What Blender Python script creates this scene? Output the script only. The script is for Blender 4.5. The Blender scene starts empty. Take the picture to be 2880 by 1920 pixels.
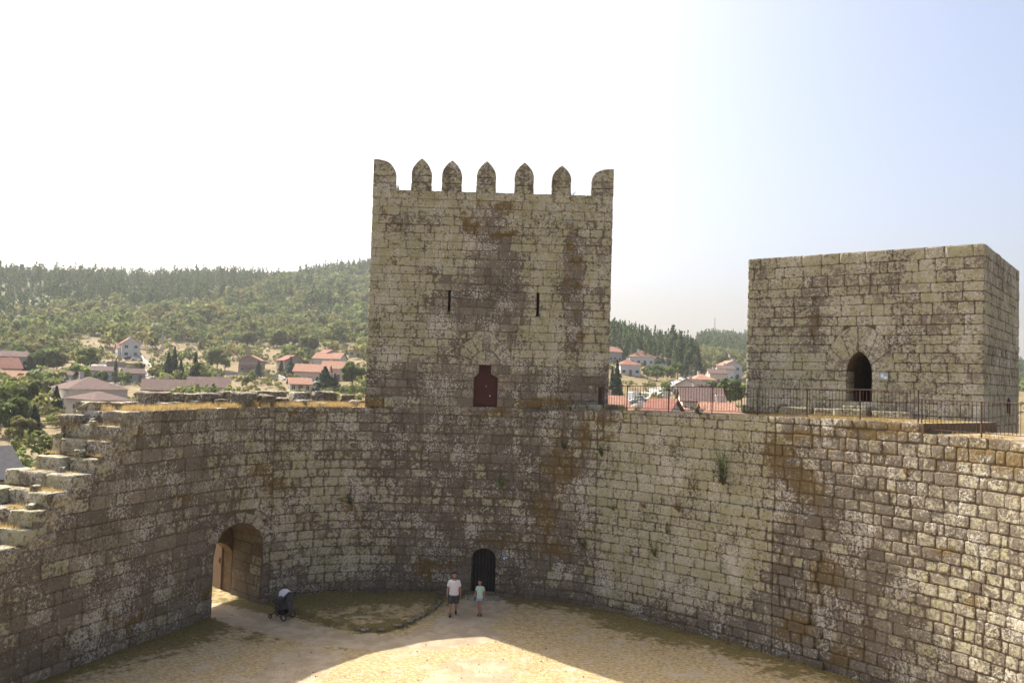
import bpy, bmesh, math, random
import numpy as np
from mathutils import Vector, Matrix, noise
random.seed(7); rng = np.random.default_rng(11)
sc = bpy.context.scene
COL = sc.collection
# ------------------------------------------------------------------ camera, sky, sun, exposure
F = 1930; CX, CY = 1176, 784; PIT = math.radians(2.55); ROL = math.radians(1.7); EYE = 9.7
_f = Vector((0, math.cos(PIT), math.sin(PIT))); _u0 = Vector((0, -math.sin(PIT), math.cos(PIT))); _r0 = Vector((1, 0, 0))
_r = _r0 * math.cos(ROL) + _u0 * math.sin(ROL); _u = -_r0 * math.sin(ROL) + _u0 * math.cos(ROL)
cam = bpy.data.cameras.new('camera'); cam.sensor_width = 36; cam.lens = 36 * F / 2352; cam.clip_end = 6000; cam.clip_start = 0.1
cob = bpy.data.objects.new('camera', cam); COL.objects.link(cob)
M = Matrix((_r, _u, -_f)).transposed().to_4x4(); M.translation = (0, 0, EYE); cob.matrix_world = M
sc.camera = cob
SAZ = math.radians(-46.5)          # sun azimuth, from +Y, clockwise positive
SEL = math.radians(46.5)
sun = bpy.data.lights.new('sun', 'SUN'); sun.energy = 5.0; sun.angle = math.radians(0.53); sun.color = (1.0, 0.93, 0.82)
sob = bpy.data.objects.new('sun', sun); COL.objects.link(sob)
sdir = Vector((math.sin(SAZ) * math.cos(SEL), math.cos(SAZ) * math.cos(SEL), math.sin(SEL)))
sob.rotation_euler = sdir.to_track_quat('Z', 'Y').to_euler()
world = bpy.data.worlds.new('World'); sc.world = world; world.use_nodes = True
wn = world.node_tree.nodes; bg = wn['Background']; sky = wn.new('ShaderNodeTexSky'); sky.sky_type = 'NISHITA'; sky.sun_disc = False
sky.sun_elevation = SEL; sky.sun_rotation = SAZ; sky.air_density = 0.8; sky.dust_density = 8.5; sky.ozone_density = 1.0; sky.altitude = 300
world.node_tree.links.new(sky.outputs[0], bg.inputs[0]); bg.inputs[1].default_value = 0.15
sc.view_settings.view_transform = 'Standard'; sc.view_settings.look = 'None'; sc.view_settings.exposure = 0.92; sc.view_settings.gamma = 1
sc.cycles.max_bounces = 8; sc.cycles.volume_bounces = 0; sc.cycles.transparent_max_bounces = 8

# ------------------------------------------------------------------ picture <-> world helpers (sizes are read off the photograph)
def ray(px, py): return _r * (px - CX) - _u * (py - CY) + _f * F
def on_z(px, py, z=0.0):
    d = ray(px, py); t = (z - EYE) / d.z; return Vector((d.x * t, d.y * t, z))
def on_y(px, py, y):
    d = ray(px, py); t = y / d.y; return Vector((d.x * t, y, EYE + d.z * t))
def proj(x, y, z):
    v = Vector((x, y, z - EYE)); w = max(v.dot(_f), 1e-3)
    return CX + F * v.dot(_r) / w, CY - F * v.dot(_u) / w
def on_plane(px, py, o, n):
    d = ray(px, py); t = (Vector(o) - Vector((0, 0, EYE))).dot(n) / d.dot(n); return Vector((0, 0, EYE)) + d * t

# ------------------------------------------------------------------ scene-graph helpers
def tag(o, label=None, cat=None, group=None, kind=None):
    if label: o['label'] = label
    if cat: o['category'] = cat
    if group: o['group'] = group
    if kind: o['kind'] = kind
    return o
def empty(name, loc=(0, 0, 0), rz=0.0):
    o = bpy.data.objects.new(name, None); COL.objects.link(o); o.location = loc; o.rotation_euler = (0, 0, rz); return o
class MB:
    """collects polygons (+ four floats per vertex) for one mesh"""
    def __init__(s): s.v = []; s.f = []; s.a = []
    def add(s, verts, faces, att=(.5, .3, 0, 0)):
        b = len(s.v); s.v.extend(verts); s.f.extend([tuple(i + b for i in f) for f in faces])
        if len(att) == 4 and not hasattr(att[0], '__len__'): s.a.extend([att] * len(verts))
        else: s.a.extend(att)
    def box(s, c, d, rz=0, att=(.5, .3, 0, 0), taper=1.0):
        cs, sn = math.cos(rz), math.sin(rz); vs = []
        for z in (-.5, .5):
            k = taper if z > 0 else 1
            for x, y in ((-.5, -.5), (.5, -.5), (.5, .5), (-.5, .5)):
                X, Y = x * d[0] * k, y * d[1] * k; vs.append((c[0] + X * cs - Y * sn, c[1] + X * sn + Y * cs, c[2] + z * d[2]))
        s.add(vs, [(3, 2, 1, 0), (4, 5, 6, 7), (0, 1, 5, 4), (1, 2, 6, 5), (2, 3, 7, 6), (3, 0, 4, 7)], att)
    def tube(s, pts, rad, n=8, att=(.5, .3, 0, 0), cap=True):
        pts = [Vector(p) for p in pts]
        if not hasattr(rad, '__len__'): rad = [rad] * len(pts)
        vs = []; ref = None
        for i, p in enumerate(pts):
            t = (pts[min(i + 1, len(pts) - 1)] - pts[max(i - 1, 0)]).normalized()
            if ref is None: ref = Vector((1, 0, 0)) if abs(t.x) < .8 else Vector((0, 1, 0))
            a = (ref - t * ref.dot(t)).normalized(); b = t.cross(a); ref = a
            ra, rb = rad[i] if hasattr(rad[i], '__len__') else (rad[i], rad[i])
            for k in range(n):
                q = 2 * math.pi * k / n; vs.append(tuple(p + a * math.cos(q) * ra + b * math.sin(q) * rb))
        fs = []
        for i in range(len(pts) - 1):
            for k in range(n):
                j = (k + 1) % n; fs.append((i * n + k, i * n + j, (i + 1) * n + j, (i + 1) * n + k))
        if cap: fs.append(tuple(range(n - 1, -1, -1))); fs.append(tuple((len(pts) - 1) * n + k for k in range(n)))
        s.add(vs, fs, att)
    def build(s, name, mat, parent=None, smooth=False, offset=None):
        me = bpy.data.meshes.new(name)
        v = s.v if offset is None else [(a - offset[0], b - offset[1], c - offset[2]) for a, b, c in s.v]
        me.from_pydata([tuple(p) for p in v], [], s.f)
        at = me.color_attributes.new('att', 'FLOAT_COLOR', 'POINT')
        at.data.foreach_set('color', np.array(s.a, dtype=np.float32).ravel())
        if smooth: me.shade_smooth()
        me.materials.append(mat); o = bpy.data.objects.new(name, me); COL.objects.link(o)
        if parent: o.parent = parent
        return o
def np_mesh(name, V, Q, A, mat, parent=None, smooth=False):
    """V (n,3), Q (m,k) same-size faces, A (n,4)"""
    me = bpy.data.meshes.new(name); k = Q.shape[1]; m = len(Q)
    me.vertices.add(len(V)); me.vertices.foreach_set('co', V.astype(np.float32).ravel())
    me.loops.add(m * k); me.loops.foreach_set('vertex_index', Q.astype(np.int32).ravel())
    me.polygons.add(m); me.polygons.foreach_set('loop_start', np.arange(0, m * k, k, dtype=np.int32))
    me.update(calc_edges=True)
    at = me.color_attributes.new('att', 'FLOAT_COLOR', 'POINT'); at.data.foreach_set('color', A.astype(np.float32).ravel())
    if smooth: me.shade_smooth()
    me.materials.append(mat); o = bpy.data.objects.new(name, me); COL.objects.link(o)
    if parent: o.parent = parent
    return o

# ------------------------------------------------------------------ materials
class NT:
    def __init__(s, name, rough=.9):
        s.m = bpy.data.materials.new(name); s.m.use_nodes = True; s.n = s.m.node_tree.nodes; s.l = s.m.node_tree.links
        s.b = s.n['Principled BSDF']; s.b.inputs['Roughness'].default_value = rough; s.b.inputs['Specular IOR Level'].default_value = .25
        s.tc = s.n.new('ShaderNodeTexCoord').outputs['Object']
        s.att = None
    def at(s):
        if s.att is None:
            a = s.n.new('ShaderNodeAttribute'); a.attribute_name = 'att'; p = s.n.new('ShaderNodeSeparateColor'); s.l.new(a.outputs['Color'], p.inputs[0])
            s.att = (p.outputs[0], p.outputs[1], p.outputs[2], a.outputs['Alpha'])
        return s.att
    def link(s, a, b):
        if hasattr(a, 'is_output'): s.l.new(a, b)
        else: b.default_value = a
    def noise(s, scale, detail=4, rough=.55, vec=None, dist=0, out=0):
        n = s.n.new('ShaderNodeTexNoise'); n.inputs['Scale'].default_value = scale; n.inputs['Detail'].default_value = detail
        n.inputs['Roughness'].default_value = rough; n.inputs['Distortion'].default_value = dist; s.l.new(vec or s.tc, n.inputs['Vector']); return n.outputs[out]
    def vor(s, scale, out='Distance', rnd=1):
        n = s.n.new('ShaderNodeTexVoronoi'); n.inputs['Scale'].default_value = scale; n.inputs['Randomness'].default_value = rnd; s.l.new(s.tc, n.inputs['Vector']); return n.outputs[out]
    def math(s, op, a, b=0.0, c=0.0, clamp=False):
        n = s.n.new('ShaderNodeMath'); n.operation = op; n.use_clamp = clamp
        for i, x in enumerate((a, b, c)): s.link(x, n.inputs[i])
        return n.outputs[0]
    def step(s, x, lo, hi, a=0.0, b=1.0):
        n = s.n.new('ShaderNodeMapRange'); n.interpolation_type = 'SMOOTHSTEP'; s.link(x, n.inputs[0]); s.link(lo, n.inputs[1]); s.link(hi, n.inputs[2])
        n.inputs[3].default_value = a; n.inputs[4].default_value = b; return n.outputs[0]
    def mix(s, f, a, b, mode='MIX'):
        n = s.n.new('ShaderNodeMix'); n.data_type = 'RGBA'; n.blend_type = mode; s.link(f, n.inputs[0])
        for x, i in ((a, 6), (b, 7)):
            if isinstance(x, tuple): n.inputs[i].default_value = (*x, 1) if len(x) == 3 else x
            else: s.l.new(x, n.inputs[i])
        return n.outputs[2]
    def scalev(s, v):
        n = s.n.new('ShaderNodeMapping'); n.inputs['Scale'].default_value = v; s.l.new(s.tc, n.inputs[0]); return n.outputs[0]
    def col(s, c):
        if isinstance(c, tuple): s.b.inputs['Base Color'].default_value = (*c, 1)
        else: s.l.new(c, s.b.inputs['Base Color'])
    def bump(s, h, st=.5, d=.02):
        n = s.n.new('ShaderNodeBump'); n.inputs['Strength'].default_value = st; n.inputs['Distance'].default_value = d
        s.l.new(h, n.inputs['Height']); s.l.new(n.outputs[0], s.b.inputs['Normal'])
def stone_material():
    t = NT('granite'); tone, lich, moss, dark = t.at()
    fine = t.noise(38, 3, .7); mid = t.noise(7, 5, .62); big = t.noise(1.1, 4, .6)
    c = t.mix(tone, (.208, .172, .128), (.455, .395, .298))
    c = t.mix(t.step(mid, .35, .7), c, t.mix(.6, c, (.26, .228, .175)))
    c = t.mix(t.step(fine, .3, .7), t.mix(.55, c, (.06, .05, .045)), c)
    # water-stained zones keep the bare, darker stone; the gate passage's painted shade too
    c = t.mix(t.math('MULTIPLY', dark, .62), c, (.118, .102, .082))
    # broad crustose lichen, yellow green, eaten back from the joints
    ln = t.math('ADD', t.math('MULTIPLY', t.noise(5.5, 7, .68, dist=.4), 1.0), t.math('MULTIPLY', t.math('SUBTRACT', big, .5), .5))
    lm = t.step(t.math('ADD', ln, t.math('SUBTRACT', t.math('MULTIPLY', lich, .52), .26)), .50, .56)
    lc = t.mix(t.step(t.noise(2.3, 3), .38, .62), (.435, .412, .242), (.52, .485, .355))
    lc = t.mix(t.step(t.noise(60, 2, .6), .35, .65), t.mix(.3, lc, (.2, .18, .12)), lc)
    c = t.mix(t.math('MULTIPLY', lm, .9), c, lc)
    # pale rosettes and black specks
    sp = t.step(t.math('ADD', t.noise(12, 5, .78), t.math('MULTIPLY', t.math('SUBTRACT', t.noise(.8, 3), .5), .58)), .565, .60)
    c = t.mix(t.math('MULTIPLY', t.math('MULTIPLY', sp, .82), t.step(dark, .9, .99, 1.0, .12)), c, (.62, .59, .52))
    bk = t.step(t.math('ADD', t.noise(11, 5, .75, dist=.6), t.math('MULTIPLY', t.math('SUBTRACT', t.noise(.9, 3), .5), .4)), .445, .405)
    c = t.mix(t.math('MULTIPLY', bk, .72), c, (.075, .060, .044))
    # moss
    mn = t.step(t.math('ADD', t.math('MULTIPLY', t.math('SUBTRACT', t.noise(7, 8, .80, dist=.6), .5), 3.0), t.math('MULTIPLY', moss, .76)), .50, .60)
    mc = t.mix(t.noise(9, 3), (.095, .065, .022), (.235, .155, .050))
    c = t.mix(t.math('MULTIPLY', mn, .86), c, mc)
    t.col(c)
    h = t.math('ADD', t.math('MULTIPLY', t.noise(9, 6, .65), 1.0), t.math('MULTIPLY', fine, .35))
    t.bump(h, 1.0, .07); return t.m
def joint_material():
    t = NT('joint_earth'); n = t.noise(6, 5); c = t.mix(t.step(n, .35, .65), (.11, .082, .052), (.17, .12, .072)); c = t.mix(t.step(t.noise(2.2, 4), .52, .62), c, (.14, .085, .038))
    t.col(c); t.bump(n, .6, .03); return t.m
def walk_material():
    t = NT('wall_walk_earth'); n = t.noise(3, 6); c = t.mix(t.step(n, .4, .6), (.30, .22, .10), (.20, .14, .07)); c = t.mix(t.step(t.noise(1.3, 5), .5, .56), c, (.33, .29, .22)); t.col(c); t.bump(t.noise(14, 5), .8, .05); return t.m
def simple(name, c1, c2, scale=4, rough=.85, metal=0, bump=.2, stretch=None):
    t = NT(name, rough); v = t.scalev(stretch) if stretch else None
    n = t.noise(scale, 5, .6, vec=v); t.col(t.mix(t.step(n, .35, .65), c1, c2)); t.b.inputs['Metallic'].default_value = metal
    if bump: t.bump(n, bump, .02)
    return t.m
STONE = stone_material(); JOINT = joint_material(); WALK = walk_material()
RUST = simple('rusted_iron', (.055, .036, .028), (.105, .06, .042), 12, .8, .3)
DOORRED = simple('maroon_painted_steel', (.045, .012, .011), (.062, .018, .016), 3, .55, 0, .1)
DOORDARK = simple('black_weathered_wood', (.012, .011, .011), (.03, .027, .026), 9, .8, 0, .4, (6, 6, .6))
WOOD = simple('brown_wood', (.17, .115, .072), (.24, .165, .108), 6, .75, 0, .3, (6, 6, .5))
HOLE_SHADE = simple('painted_hole_shade', (.012, .011, .01), (.02, .018, .016), 4, 1)

# ------------------------------------------------------------------ stains on the masonry: where the photograph shows lichen, moss, bare stone; plus shade painted into the gate passage
def g(px, py, x, y, rx, ry): return math.exp(-((px - x) / rx) ** 2 - ((py - y) / ry) ** 2)
def box01(v, a, b, s): return 1 / (1 + math.exp(-(v - a) / s)) * 1 / (1 + math.exp((v - b) / s))
MOSS = [(1068, 500, 14, 30), (1160, 478, 32, 12), (1105, 460, 8, 18), (1085, 525, 20, 16), (1150, 535, 26, 10), (1180, 535, 10, 10), (905, 602, 12, 10), (912, 560, 14, 8), (885, 490, 6, 12),
        (1316, 565, 12, 14), (1326, 600, 12, 14), (1300, 640, 9, 14), (1328, 655, 10, 12), (1298, 690, 10, 8), (1326, 720, 9, 9), (1332, 770, 9, 16), (1305, 800, 12, 8),
        (1285, 1070, 45, 95), (1250, 1180, 50, 60), (1390, 965, 50, 16), (1345, 1000, 26, 50), (1150, 950, 50, 12), (1250, 925, 70, 12), (1400, 1000, 25, 14),
        (1830, 1000, 90, 16), (1790, 1050, 45, 60), (1850, 1110, 60, 60), (2050, 985, 110, 14), (2230, 1040, 90, 22), (2330, 1065, 40, 40), (1890, 1320, 60, 55), (1830, 1440, 70, 40), (1930, 1500, 60, 35),
        (860, 925, 50, 12), (600, 1075, 60, 30), (640, 1110, 45, 22), (800, 1150, 22, 22), (560, 1230, 40, 20), (1150, 1240, 60, 14), (1160, 1150, 30, 22), (2170, 1270, 40, 12), (2240, 1380, 30, 20), (1270, 1260, 70, 25),
        (1865, 680, 12, 28), (1860, 740, 10, 40), (1780, 935, 50, 8), (330, 990, 16, 28), (440, 1140, 30, 18), (470, 1370, 40, 22), (300, 1420, 60, 20), (700, 960, 80, 14), (1000, 1300, 80, 22), (560, 1340, 18, 45), (555, 1215, 30, 14)]
def stain(x, y, z, surf):
    px, py = proj(x, y, z); wv = noise.noise_vector(Vector((x, y, z)) * .9); w2 = noise.noise_vector(Vector((x, y, z)) * 2.6); kw = .35 if surf == 'tower' else 1; px += kw * (26 * wv.x + 12 * w2.x); py += kw * (22 * wv.z + 12 * w2.z)
    if y < 1: px, py = 700 + 50 * x, 1200 + z
    moss = 0
    kb = 1.2 if surf == 'tower' else 1.0
    for a in MOSS:
        if abs(px - a[0]) < 2.4 * a[2] and abs(py - a[1]) < 2.4 * a[3]: moss = max(moss, g(px, py, a[0], a[1], a[2] * kb, a[3] * kb))
    if surf == 'reveal': return .0, .45, 1.0  # gate passage: its shade is painted in as dark, mossy stone
    if surf == 'tower':
        moss *= 1.35; lich = .88; dark = 0
        s1 = g(px, py, 1130, 610, 60, 140) + .9 * g(px, py, 1060, 700, 75, 60) + .8 * g(px, py, 1180, 690, 40, 70)
        s2 = box01(px, 1296, 1340, 5) * box01(py, 535, 800, 12)
        s3 = box01(py, 838, 1000, 10) * .75 + .35 * g(px, py, 1390, 600, 30, 250) + .3 * g(px, py, 960, 510, 90, 40)
        s = min(1, s1 + s2 + s3 + .5 * g(px, py, 1060, 800, 120, 40)); lich = .88 - .75 * s; dark = .55 * min(1, s1 * .7 + s2 + .5 * s3)
    elif surf == 'keep':
        lich = .66 + .12 * g(px, py, 1900, 880, 120, 60); st_ = box01(px, 1848, 1878, 4) * box01(py, 650, 830, 12); dark = st_; lich -= .5 * st_ - .12 * math.sin(px * .021 + 1) * math.cos(py * .03); moss = max(moss, .55 * st_); moss = max(moss, .10)
    else:
        lich = .35; dark = .35
        A = g(px, py, 700, 1130, 190, 170) * 1.15 + .8 * g(px, py, 760, 1280, 140, 60); B = box01(px, 1365, 1770, 12) * box01(py, 940, 1395, 18); C = g(px, py, 2250, 1350, 200, 230)
        D = box01(px, 860, 1350, 20) * box01(py, 940, 1400, 10)
        lich += .38 * min(1, A) + .62 * B + .22 * C + .1 * g(px, py, 1100, 1180, 120, 60)
        dark += -.3 * B - .3 * C - .22 * min(1, A) + .38 * D + .25 * box01(px, 1780, 1980, 25) * box01(py, 1000, 1560, 30)
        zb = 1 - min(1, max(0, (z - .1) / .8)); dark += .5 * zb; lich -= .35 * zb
        moss = max(moss, .30 + .14 * zb if px > 500 else .26, .30 + .24 * g(px, py, 640, 1110, 120, 60)); moss = min(1, moss + .25 * box01(px, 1780, 2400, 30) * box01(py, 940, 1060, 25))
        if px < 480: lich = .34; dark = .22
    return max(0, min(1, lich)), max(0, min(1, moss)), max(0, min(1, dark))

# ------------------------------------------------------------------ masonry: every block is its own bevelled, jittered stone
def ring_of(u0, u1, z0, z1, c=.05, j=.012):
    c = min(c, (u1 - u0) * .25, (z1 - z0) * .25)
    p = [(u0 + c, z0), (u1 - c, z0), (u1, z0 + c), (u1, z1 - c), (u1 - c, z1), (u0 + c, z1), (u0, z1 - c), (u0, z0 + c)]
    return [(a + random.uniform(-j, j), b + random.uniform(-j, j)) for a, b in p]
def add_block(mb, fmap, ring, d, surf, back=-.045, inset=.008, tone=None, bulge=.004):
    """ring: outline in (u,z) counter-clockwise as seen from outside; fmap(u,z,depth)->xyz"""
    d = max(d, -.012); n = len(ring); cu = sum(p[0] for p in ring) / n; cz = sum(p[1] for p in ring) / n
    tone = (random.random() ** 1.3 if surf != 'keep' else random.uniform(.35, .75)) if tone is None else tone
    vs = []; at = []; dl = random.gauss(0, .05 if surf == 'keep' else .10); dm = random.gauss(0, .05); er = random.uniform(.05, .11); rim = RIM.get(surf, (.2, .25))
    for k, (dep, ins) in enumerate(((back, 0), (d - .009, 0), (d, inset), (d + bulge * .8, inset + er))):
        for (u, z) in ring:
            r = math.hypot(u - cu, z - cz) or 1; q = max(.2, 1 - ins / r); vs.append(fmap(cu + (u - cu) * q, cz + (z - cz) * q, dep + (random.uniform(-.006, .006) if k else 0)))
    vs.append(fmap(cu, cz, d + bulge))
    for i, v in enumerate(vs):
        l, m, dk = stain(*v, surf); e = 1 if i < 3 * n else 0
        if i < n: at.append((tone * .5, l * .4, min(1, max(m, .5)), min(1, dk + .2)))
        else: at.append((tone, max(0, min(1, l + dl - e * rim[1])), max(0, min(1, m + dm + e * rim[0])), min(1, dk + e * .12)))
    fs = []
    for L in range(3):
        for k in range(n):
            j = (k + 1) % n; fs.append((L * n + k, L * n + j, (L + 1) * n + j, (L + 1) * n + k))
    for k in range(n): fs.append((3 * n + k, 3 * n + (k + 1) % n, 4 * n))
    mb.add(vs, fs, at)
RIM = {'tower': (.08, .16), 'keep': (.08, .10), 'wall': (.24, .28), 'reveal': (.1, .2)}
def lay(mb, fmap, u0, u1, rows, top, holes, surf, wmin=.4, wmax=.95, gap=.016, dj=.015, dfun=None, jit=.012, cor=.045):
    for z0, z1 in zip(rows[:-1], rows[1:]):
        zm = (z0 + z1) / 2; iv = [(u0, u1)]
        for h in holes:
            r = h(zm)
            if r:
                nv = []
                for a, b in iv:
                    if r[1] <= a or r[0] >= b: nv.append((a, b)); continue
                    if r[0] > a: nv.append((a, r[0]))
                    if r[1] < b: nv.append((r[1], b))
                iv = nv
        for a, b in iv:
            if b - a < .08: continue
            u = a; first = True
            while u < b - 1e-6:
                w = random.uniform(wmin, wmax) if random.random() > .12 else random.uniform(wmin * .6, wmin)
                if first: w *= random.uniform(.5, 1); first = False
                if b - (u + w) < wmin * .55: w = b - u
                um = u + w / 2; zt = top(um) if top else 1e9
                if z0 < zt - .12:
                    zz1 = min(z1, zt)
                    if z1 > zt - .16: zz1 = zt
                    zz0 = z0
                    d = random.gauss(0, dj) + (dfun(um, zm) if dfun else 0)
                    add_block(mb, fmap, ring_of(u + gap / 2, u + w - gap / 2, zz0 + gap / 2 + random.uniform(-.006, .006), zz1 - gap / 2, cor, jit), d, surf)
                u += w
def rows_between(z0, z1, h, j=.05):
    n = max(1, round((z1 - z0) / h)); w = [1 + random.uniform(-j, j) * 2.2 for _ in range(n)]; s = sum(w); out = [z0]
    for x in w: out.append(out[-1] + (z1 - z0) * x / s)
    return out
def boolean(ob, cutters):
    for c in cutters:
        m = ob.modifiers.new('cut', 'BOOLEAN'); m.operation = 'DIFFERENCE'; m.object = c; m.solver = 'EXACT'
    dg = bpy.context.evaluated_depsgraph_get(); me = bpy.data.meshes.new_from_object(ob.evaluated_get(dg)); ob.modifiers.clear(); ob.data = me
    for c in cutters: bpy.data.objects.remove(c)
def prism(fmap, outline, d0, d1):
    """closed solid from outline (u,z) between two depths"""
    n = len(outline); vs = [fmap(u, z, d0) for u, z in outline] + [fmap(u, z, d1) for u, z in outline]
    fs = [tuple(range(n)), tuple(range(2 * n - 1, n - 1, -1))] + [(k, n + k, n + (k + 1) % n, (k + 1) % n) for k in range(n)]
    bm = bmesh.new(); bv = [bm.verts.new(v) for v in vs]
    for f in fs: bm.faces.new([bv[i] for i in f])
    bmesh.ops.recalc_face_normals(bm, faces=bm.faces); me = bpy.data.meshes.new('cutter'); bm.to_mesh(me); bm.free()
    me.materials.append(JOINT); o = bpy.data.objects.new('cutter', me); COL.objects.link(o); return o
def fix_normals(o):
    bm = bmesh.new(); bm.from_mesh(o.data); bmesh.ops.recalc_face_normals(bm, faces=bm.faces); bm.to_mesh(o.data); bm.free()

# ------------------------------------------------------------------ curtain wall: plan, read off the wall's foot and its top
PLAN = [(9, 1.6), (12.8, 4.2), (15.4, 9), (16.3, 15), (15.7, 20.5), (15.1, 23), (14.2, 25.3), (13.2, 26.85), (12.05, 28.3), (11.15, 29.4), (10.1, 30.6), (8.85, 31.9), (7.5, 33.2), (6.05, 34.5), (4.45, 35.8), (2.6, 36.85), (.3, 37.42), (-1.5, 37.5), (-4.3, 37.5),
        (-6.5, 37.38), (-8.5, 36.6), (-10.1, 35.25), (-11.5, 33.3), (-12.75, 30.1), (-14.3, 26.1), (-15.4, 22), (-16, 17), (-15.8, 11), (-13.5, 5), (-8.5, 1.7), (0, .85), (9, 1.6)]
def catmull(P, k=12):
    out = []
    for i in range(len(P) - 1):
        p0 = Vector(P[i - 1] if i else P[-2]); p1 = Vector(P[i]); p2 = Vector(P[i + 1]); p3 = Vector(P[i + 2] if i + 2 < len(P) else P[1])
        for j in range(k):
            t = j / k; out.append(.5 * ((2 * p1) + (-p0 + p2) * t + (2 * p0 - 5 * p1 + 4 * p2 - p3) * t * t + (-p0 + 3 * p1 - 3 * p2 + p3) * t ** 3))
    out.append(Vector(P[-1])); return out
CURVE = catmull(PLAN)
_c = np.array([[p.x, p.y] for p in CURVE]); _l = np.concatenate([[0], np.cumsum(np.hypot(*np.diff(_c, axis=0).T))]); _n = int(_l[-1] / .22); _q = np.linspace(0, _l[-1], _n, endpoint=False)
_c = np.column_stack([np.interp(_q, _l, _c[:, 0]), np.interp(_q, _l, _c[:, 1])]); _k = np.exp(-(np.arange(-12, 13) * .22 / .75) ** 2 / 2); _k /= _k.sum()
_c = sum(w * np.roll(_c, j - 12, axis=0) for j, w in enumerate(_k)); CURVE = [Vector(p) for p in _c] + [Vector(_c[0])]
SL = [0.0]
for a, b in zip(CURVE[:-1], CURVE[1:]): SL.append(SL[-1] + (b - a).length)
STOT = SL[-1]; SLn = np.array(SL); CXs = np.array([p.x for p in CURVE]); CYs = np.array([p.y for p in CURVE])
def at_s(s):
    s = s % STOT; return np.interp(s, SLn, CXs), np.interp(s, SLn, CYs)
def wmap(s, z, d):
    x, y = at_s(s); x2, y2 = at_s(s + .15); x1, y1 = at_s(s - .15); tx, ty = x2 - x1, y2 - y1; L = math.hypot(tx, ty); tx /= L; ty /= L
    return (x - ty * d, y + tx * d, z)        # depth is positive into the courtyard (plan runs anticlockwise)
def s_of(pt):
    return SL[int(np.argmin((CXs - pt[0]) ** 2 + (CYs - pt[1]) ** 2))]
def s_px(px, py, z=0.0):                       # arc position of a picture point on the wall
    best = min(range(len(CURVE)), key=lambda i: abs(proj(CURVE[i].x, CURVE[i].y, z)[0] - px) + (1e5 if CURVE[i].y < 15 else 0)); return SL[best]
def s_col(px, py):                             # arc position where the wall face meets the ray
    d = ray(px, py); best = None
    for i, p in enumerate(CURVE):
        if p.y < 12: continue
        q = abs(p.x * d.y - p.y * d.x) / math.hypot(d.x, d.y)
        if best is None or q < best[0]: best = (q, i)
    i = best[1]; c = CURVE[i]; n = CURVE[min(i + 1, len(CURVE) - 1)] - CURVE[i - 1]; c = c.copy()
    den = d.x * n.y - d.y * n.x; t = (c.x * n.y - c.y * n.x) / den; P = Vector((d.x * t, d.y * t)); s = SL[i] + (P - c).dot(n) / n.length
    return s, EYE + d.z * t
S_STEP = [s_of(p) for p in ((-13.1, 29.12), (-12.97, 29.5), (-13.21, 28.86), (-13.41, 28.35))]
STEPS = []                                     # (arc, level left of it) descending towards the camera on the left
for (px, py) in ((300, 941), (281, 985), (258, 1011), (225, 1046), (180, 1093), (135, 1129), (95, 1173), (60, 1213), (5, 1263)):
    STEPS.append(s_col(px, py)[0])
STEPZ = [8.17, 7.70, 7.22, 6.73, 6.17, 5.71, 5.22, 4.74, 4.23, 3.8]
S_LSTEP = s_col(2120, 985)[0]
S_TR = s_of((4.4, 35.8)); S_TL = s_of((-6.5, 37.38)); S_LOW = s_of((-15.8, 11)); S_LOW2 = s_of((-13.5, 5))
def top_z(s):
    s = s % STOT
    if s < S_LSTEP: return 8.36
    if s < S_TR: return 8.70 - .18 * (s - S_LSTEP) / (S_TR - S_LSTEP)
    if s < S_TL: return 8.50 - .24 * min(1, (s - S_TR) / 4.5)
    if s < STEPS[0]: return 8.26 - .09 * (s - S_TL) / (STEPS[0] - S_TL)
    for i in range(len(STEPS) - 1, -1, -1):
        if s >= STEPS[i]:
            if i == len(STEPS) - 1:
                k = max(0, int((s - STEPS[-1]) / 1.0)); z = max(2.3, STEPZ[-1] - .47 * k)
                if s > S_LOW2: return 8.2
                if s > S_LOW: return 2.3 + 5.9 * (s - S_LOW) / (S_LOW2 - S_LOW)
                return z
            return STEPZ[i + 1]
    return 8.2
S_GATE = (s_col(600, 1385)[0] + s_col(484, 1420)[0]) / 2
def thick(s):
    s = s % STOT
    a = S_LSTEP + 5.5
    if s > STEPS[3] + .35: return 3.05
    if s > S_TL: return 2.5 + .95 * math.exp(-((s - S_GATE) / 2.2) ** 4)
    return 2.5 + 2.6 / (1 + math.exp((s - a) / .6)) if s < S_TR and s > 14 else 2.5
# openings
sg0, _ = s_col(600, 1385); sg1, _ = s_col(484, 1420); GC = (sg0 + sg1) / 2; GW = (sg1 - sg0) / 2 * .98
sd0, zd0 = s_col(1136, 1368); sd1, _ = s_col(1081, 1368); DC = (sd0 + sd1) / 2; DW = (sd1 - sd0) / 2
def arch(c, hw, zb, zs, zt, pointed=False):
    """half width as a function of height, and the outline"""
    def hwz(z):
        if z < zb or z > zt: return None
        if z <= zs: return hw
        t = (z - zs) / (zt - zs)
        if pointed:
            R = ((zt - zs) ** 2 + hw * hw) / (2 * hw); return max(0, math.sqrt(max(0, R * R - (z - zs) ** 2)) - (R - hw))
        return hw * math.sqrt(max(0, 1 - t * t))
    out = [(c - hw, zb), (c + hw, zb)]; N = 10
    zs_ = [zs + (zt - zs) * math.sin(k / N * math.pi / 2) for k in range(N)]
    out += [(c + hwz(z), z) for z in zs_] + [(c, zt)] + [(c - hwz(z), z) for z in zs_[::-1]]
    return hwz, out
gate_hw, gate_out = arch(GC, GW, -.6, 2.45, 3.55)
door_hw, door_out = arch(DC, DW, .12, 1.75, 2.2)
def hole(c, f, extra=0.0, ztop=None):
    def h(z):
        w = f(z)
        return None if w is None else (c - w - extra, c + w + extra)
    return h
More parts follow.
